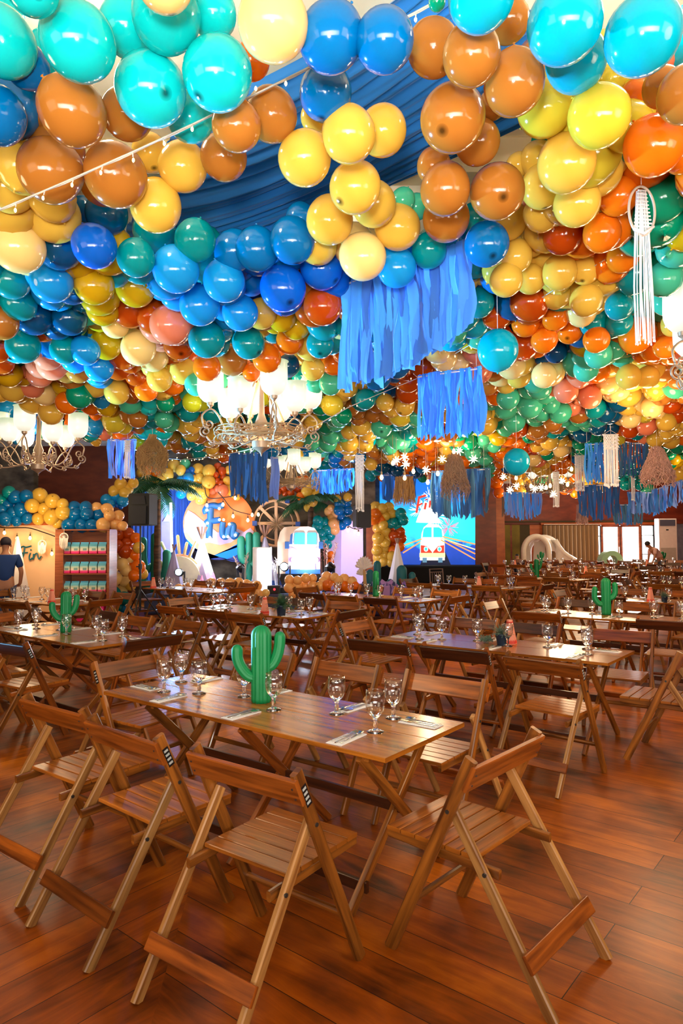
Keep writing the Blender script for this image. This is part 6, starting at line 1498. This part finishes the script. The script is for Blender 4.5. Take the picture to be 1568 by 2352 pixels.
# ================================================================== right far side
CURT = clothmat('tan_curtain', (168, 134, 92), .12); t = thing('window_curtain', 'long tan pleated curtain left of the glazed doors', 'curtain', (0, 0, 0))
curtain(1246, 1372, .03, zs(1207), YF-.35, 26, CURT, .07, 'pleats', t)
m = MB(); m.tube([Vector((xs(1244), YF-.35, zs(1206)+.02)), Vector((xs(1374), YF-.35, zs(1206)+.02))], .025, 8); m.build('curtain_rod', METAL, t)
t = thing('air_conditioner', 'tall white floor-standing air conditioner right of the glazed doors', 'air conditioner', (0, 0, 0)); YA = 29.0
a = at(1512, 1191, YA); b = at(1553, 1191, YA); W_ = b.x-a.x; cx_ = (a.x+b.x)/2
ACW = mat('ac_pinkish_white', (232, 208, 206), .45)
m = MB(); m.box((cx_, YA+.2, a.z/2), (W_, .4, a.z)); m.build('cabinet', ACW, t)
def grille(y0_, y1_, nm, mt_, n):
    z0 = at(1530, y1_, YA).z; z1 = at(1530, y0_, YA).z; m = MB(); m.box((cx_-.01, YA-.005, (z0+z1)/2), (W_*.86, .02, z1-z0)); o = m.build(nm, mt_, t)
    m = MB()
    for i in range(n): z = z0+(z1-z0)*(i+.5)/n; m.box((cx_-.01, YA-.02, z), (W_*.84, .02, (z1-z0)/n*.4))
    m.build('louvres', mt_, o)
grille(1194, 1208, 'outlet_grille', mat('ac_dark_grille', (104, 100, 124), .5), 9)
grille(1258, 1286, 'intake_grille', mat('ac_grille', (196, 178, 172), .5), 14)
m = MB(); q = at(1532, 1217, YA-.01); m.box(tuple(q), (.1, .02, .05)); m.build('display', BLACK, t)
# white inflatable bounce house
t = thing('bounce_house', 'white inflatable bounce house with arched front and slide', 'bounce house', (0, 0, 0)); YI = 28.6
INF = mat('inflatable_white', (244, 236, 226), .35); NET = clothmat('inflatable_net', (236, 232, 224), .5)
def archm(cx, cyb, rx, ry, Y, r_):
    pts = [Vector((at(cx-rx, 1250, Y).x, Y, 0))]+[at(cx-rx*math.cos(math.radians(a_)), cyb-ry*math.sin(math.radians(a_)), Y) for a_ in range(0, 181, 10)]+[Vector((at(cx+rx, 1250, Y).x, Y, 0))]
    m = MB(); m.tube(pts, s_(r_, Y), 14); return m
archm(1231, 1266, 29, 34, YI, 6).build('front_arch', INF, t, True)
archm(1248, 1266, 34, 32, YI+1.6, 6).build('rear_arch', INF, t, True)
m = MB(); pa = []
for Y, cx, rx, ry in ((YI+.1, 1231, 29, 34), (YI+.8, 1240, 32, 34), (YI+1.6, 1248, 34, 32)):
    pa.append([at(cx-rx*math.cos(math.radians(a_)), 1266-ry*math.sin(math.radians(a_)), Y) for a_ in range(0, 181, 12)])
n_ = len(pa[0]); m.add([q for r_ in pa for q in r_], [[i*n_+j, i*n_+j+1, (i+1)*n_+j+1, (i+1)*n_+j] for i in range(2) for j in range(n_-1)]); m.build('roof_skin', INF, t, True)
m = MB(); m.box((at(1231, 1300, YI).x, YI+.8, .3), (s_(70, YI), 1.8, .6)); m.build('base', INF, t)
m = MB()
for (x0_, x1_) in ((1208, 1214), (1226, 1250)):
    pts = [at(x0_, 1245, YI+.6), at(x1_, 1240, YI+.6), at(x1_+4, 1288, YI+.6), at(x0_-2, 1288, YI+.6)]; m.add(pts, [[0, 1, 2, 3]])
m.build('net', NET, t)
sp = [at(x, y, YI+.5) for x, y in ((1276, 1240), (1284, 1255), (1294, 1268), (1306, 1277), (1322, 1286))]
m = MB(); m.tube(sp, s_(4.5, YI), 12); m.build('slide_rail', INF, t, True); m = MB(); q = [p_+Vector((0, .9, 0)) for p_ in sp]; m.tube(q, s_(4.5, YI), 12); m.build('slide_rail', INF, t, True)
m = MB(); vs = sp+q+[Vector((v_.x, v_.y, .02)) for v_ in sp]; m.add(vs, [[i, i+1, 6+i, 5+i] for i in range(4)]+[[i, i+1, 11+i, 10+i] for i in range(4)]); m.build('slide', INF, t, True)
# green soft-play arch
t = thing('play_arch', 'sage green soft-play arch before the glazed doors', 'play arch', (0, 0, 0)); YG = 27.6; SG = mat('sage_vinyl', (136, 172, 146), .5)
poly = [(1381, 1330), (1381, 1290)]+[(1406-25*math.cos(math.radians(a_)), 1290-25*math.sin(math.radians(a_))) for a_ in range(0, 181, 12)]+[(1431, 1330), (1418, 1330), (1418, 1292)]+[(1406+12*math.cos(math.radians(a_)), 1290-14*math.sin(math.radians(a_))) for a_ in range(0, 181, 15)]+[(1394, 1330)]
slab(poly, YG, .5, 'arch_body', SG, t)
m = MB(); m.lathe([(.03, 0), (.09, .1), (.1, .4), (.07, .62), (.03, .7)], 14, (at(1404, 1290, YG).x, YG+.6, at(1404, 1290, YG).z-.35)); m.build('peg', SG, t, True)
YL2 = mat('yellow_vinyl', (250, 206, 60), .5); RD2 = mat('red_vinyl', (220, 40, 50), .5); PK2 = mat('lilac_vinyl', (214, 170, 220), .5); BL2 = mat('blue_vinyl', (40, 110, 170), .5)
for i, (x, y, mt_, nm) in enumerate(((1432, 1290, BL2, 'blue'), (1443, 1290, YL2, 'yellow'), (1458, 1291, YL2, 'pale yellow'), (1474, 1289, mat('lime_vinyl', (216, 220, 130), .5), 'lime'), (1381, 1297, RD2, 'red'), (1424, 1296, PK2, 'lilac'), (1372, 1298, WHITE, 'white'))):
    p = at(x, y, 26.9); m = MB(); m.box((0, 0, max(.1, p.z)/2), (.28, .28, max(.1, p.z))); o = m.build('play_block', mt_); o.location = (p.x, 26.9, 0); tag(o, nm+' soft-play block standing before the glazed doors', 'play block', 'soft-play blocks')
# ================================================================== people
SKIN = mat('skin', (176, 118, 84), .55); HAIR = mat('hair', (24, 18, 16), .6)
def skinned(name, joints, edges, mt_, parent, lvl=2):
    me = D.meshes.new(name); me.from_pydata([j[0] for j in joints], edges, []); o = D.objects.new(name, me); COL.objects.link(o); o.parent = parent
    md = o.modifiers.new('skin', 'SKIN'); md.use_smooth_shade = True
    for i, j in enumerate(joints): me.skin_vertices[0].data[i].radius = j[1] if isinstance(j[1], tuple) else (j[1], j[1])
    me.skin_vertices[0].data[0].use_root = True
    s = o.modifiers.new('sub', 'SUBSURF'); s.levels = lvl; s.render_levels = lvl; me.materials.append(mt_); return o
def person(name, loc, rz, label, shirt, trousers, bend=0, arms=None, cap=False, H_=1.65, group=None):
    k = H_/1.72; t = thing(name, label, 'person', loc, rz)
    cb_, sb_ = math.cos(bend), math.sin(bend)
    def B(x, y, z):                      # upper body bends forward (+y) at the hip
        z0 = .95; return (x*k, (y*cb_+(z-z0)*sb_)*k, (z0+(z-z0)*cb_-y*sb_)*k)
    L_ = lambda x, y, z: (x*k, y*k, z*k)
    arms = arms or [((-.2, 0, 1.42), (-.27, .02, 1.15), (-.25, .14, .92), (-.22, .24, .88)), ((.2, 0, 1.42), (.27, .02, 1.15), (.24, .16, .93), (.2, .25, .9))]
    J = [(B(0, 0, .95), (.14, .11)), (B(0, 0, 1.15), (.13, .10)), (B(0, 0, 1.36), (.16, .11)), (B(0, .0, 1.47), .07), (B(0, .01, 1.54), .052), (B(0, .02, 1.6), (.07, .08)), (B(0, .03, 1.68), (.074, .09)), (B(0, .02, 1.74), (.05, .06))]
    E_ = [(0, 1), (1, 2), (2, 3), (3, 4), (4, 5), (5, 6), (6, 7)]
    for ar in arms:
        b = len(J); J += [(B(*ar[0]), .052), (B(*ar[1]), .042), (B(*ar[2]), .03), (B(*ar[3]), (.035, .018))]; E_ += [(2, b), (b, b+1), (b+1, b+2), (b+2, b+3)]
        # five fingers
        hx, hy, hz = ar[3]; dv = (Vector(ar[3])-Vector(ar[2])).normalized()
        for f in range(5):
            o_ = Vector(((f-2)*.018, 0, 0)); e1 = Vector(ar[3])+dv*.035+o_; e2 = e1+dv*(.045 if f not in (0, 4) else .032)+Vector(((f-2)*.004, 0, -.012)); b2 = len(J)
            J += [(B(*e1), .0095), (B(*e2), .008)]; E_ += [(b+3, b2), (b2, b2+1)]
    for s in (-1, 1):
        b = len(J); J += [(L_(s*.09, 0, .88), .09), (L_(s*.1, .02, .5), .06), (L_(s*.1, 0, .1), .04), (L_(s*.1, .1, .04), (.045, .03)), (L_(s*.1, .18, .03), (.04, .02))]; E_ += [(0, b), (b, b+1), (b+1, b+2), (b+2, b+3), (b+3, b+4)]
    skinned('body', J, E_, SKIN, t)
    S = [(B(0, 0, .93), (.165, .13)), (B(0, 0, 1.15), (.15, .125)), (B(0, 0, 1.36), (.185, .13)), (B(0, 0, 1.45), (.1, .09))]; Es = [(0, 1), (1, 2), (2, 3)]
    for ar in arms:
        b = len(S); q = Vector(ar[0])+(Vector(ar[1])-Vector(ar[0]))*.75; S += [(B(*ar[0]), .075), (B(*tuple(q)), .068)]; Es += [(2, b), (b, b+1)]
    skinned('shirt', S, Es, shirt, t)
    Tr = [(L_(0, 0, .93), (.16, .125))]; Et = []
    for s in (-1, 1): b = len(Tr); Tr += [(L_(s*.09, 0, .84), .11), (L_(s*.1, .02, .5), .08), (L_(s*.1, 0, .1), .065)]; Et += [(0, b), (b, b+1), (b+1, b+2)]
    skinned('trousers', Tr, Et, trousers, t)
    # hair / cap shell, ears, nose, mouth, eyes
    hc = Vector(B(0, .005, 1.70)); up = (Vector(B(0, 0, 1.8))-Vector(B(0, 0, 1.6))).normalized(); fw = Vector((0, cb_, -sb_))
    m = MB(); rot_ = Matrix((Vector((1, 0, 0)), fw, up)).transposed()
    prof = [(.098*k*math.cos(pi/2*i/7), .105*k*math.sin(pi/2*i/7)) for i in range(8)]
    m.lathe([(.09*k, -.05*k)]+prof, 20, hc-fw*.012*k, ax=rot_); m.build('cap' if cap else 'hair', mat('dark_cap', (34, 28, 40), .8) if cap else HAIR, t, True)
    if cap:
        m = MB(); m.prism([(-.07*k, 0), (.07*k, 0), (.05*k, .02), (-.05*k, .02)], .06*k, .16*k, M=Matrix.Translation(hc)@rot_.to_4x4()); m.build('cap_peak', mat('cap_peak', (34, 28, 40), .8), t)
    m = MB()
    for s in (-1, 1): m.ball(Vector(B(s*.085, .01, 1.645)), .022*k, 8, sz=1.4)
    m.build('ear', SKIN, t, True)
    m = MB(); m.ball(Vector(B(0, .125, 1.64)), .016*k, 8, sz=1.4); m.build('nose', SKIN, t, True)
    m = MB()
    for s in (-1, 1): m.ball(Vector(B(s*.032, .108, 1.665)), .011*k, 8)
    m.build('eye', HAIR, t, True)
    m = MB(); m.tube([Vector(B(-.022, .112, 1.6)), Vector(B(0, .118, 1.598)), Vector(B(.022, .112, 1.6))], .005*k, 6); m.build('mouth', mat('lips', (150, 80, 70), .5), t, True)
    return t
p = at(12, 1300, 12.0)
person('person', (p.x, 12.0, 0), .35, 'person in a dark blue T-shirt and cap seen from behind at the left edge', mat('navy_tshirt', (14, 52, 110), .8), mat('denim', (52, 80, 128), .8), .05, cap=True, H_=1.66)
p = at(1493, 1300, 24.2)
person('person', (p.x+.4, 24.2, 0), 1.6, 'person in a pink and grey shirt bending over a table before the window', mat('pink_shirt', (226, 176, 166), .8), mat('grey_trousers', (90, 96, 110), .8), .75, [((-.2, 0, 1.42), (-.24, .2, 1.25), (-.2, .4, 1.15), (-.18, .5, 1.12)), ((.2, 0, 1.42), (.24, .2, 1.25), (.2, .4, 1.12), (.18, .5, 1.1))], H_=1.66)
p = at(1189, 1292, 25.0)
person('person', (p.x, 25.0, 0), .4, 'short dark-haired person behind a coral cone, left of the bounce house', mat('brown_shirt', (120, 80, 60), .8), mat('dark_trousers', (40, 40, 50), .8), .1, H_=1.05)
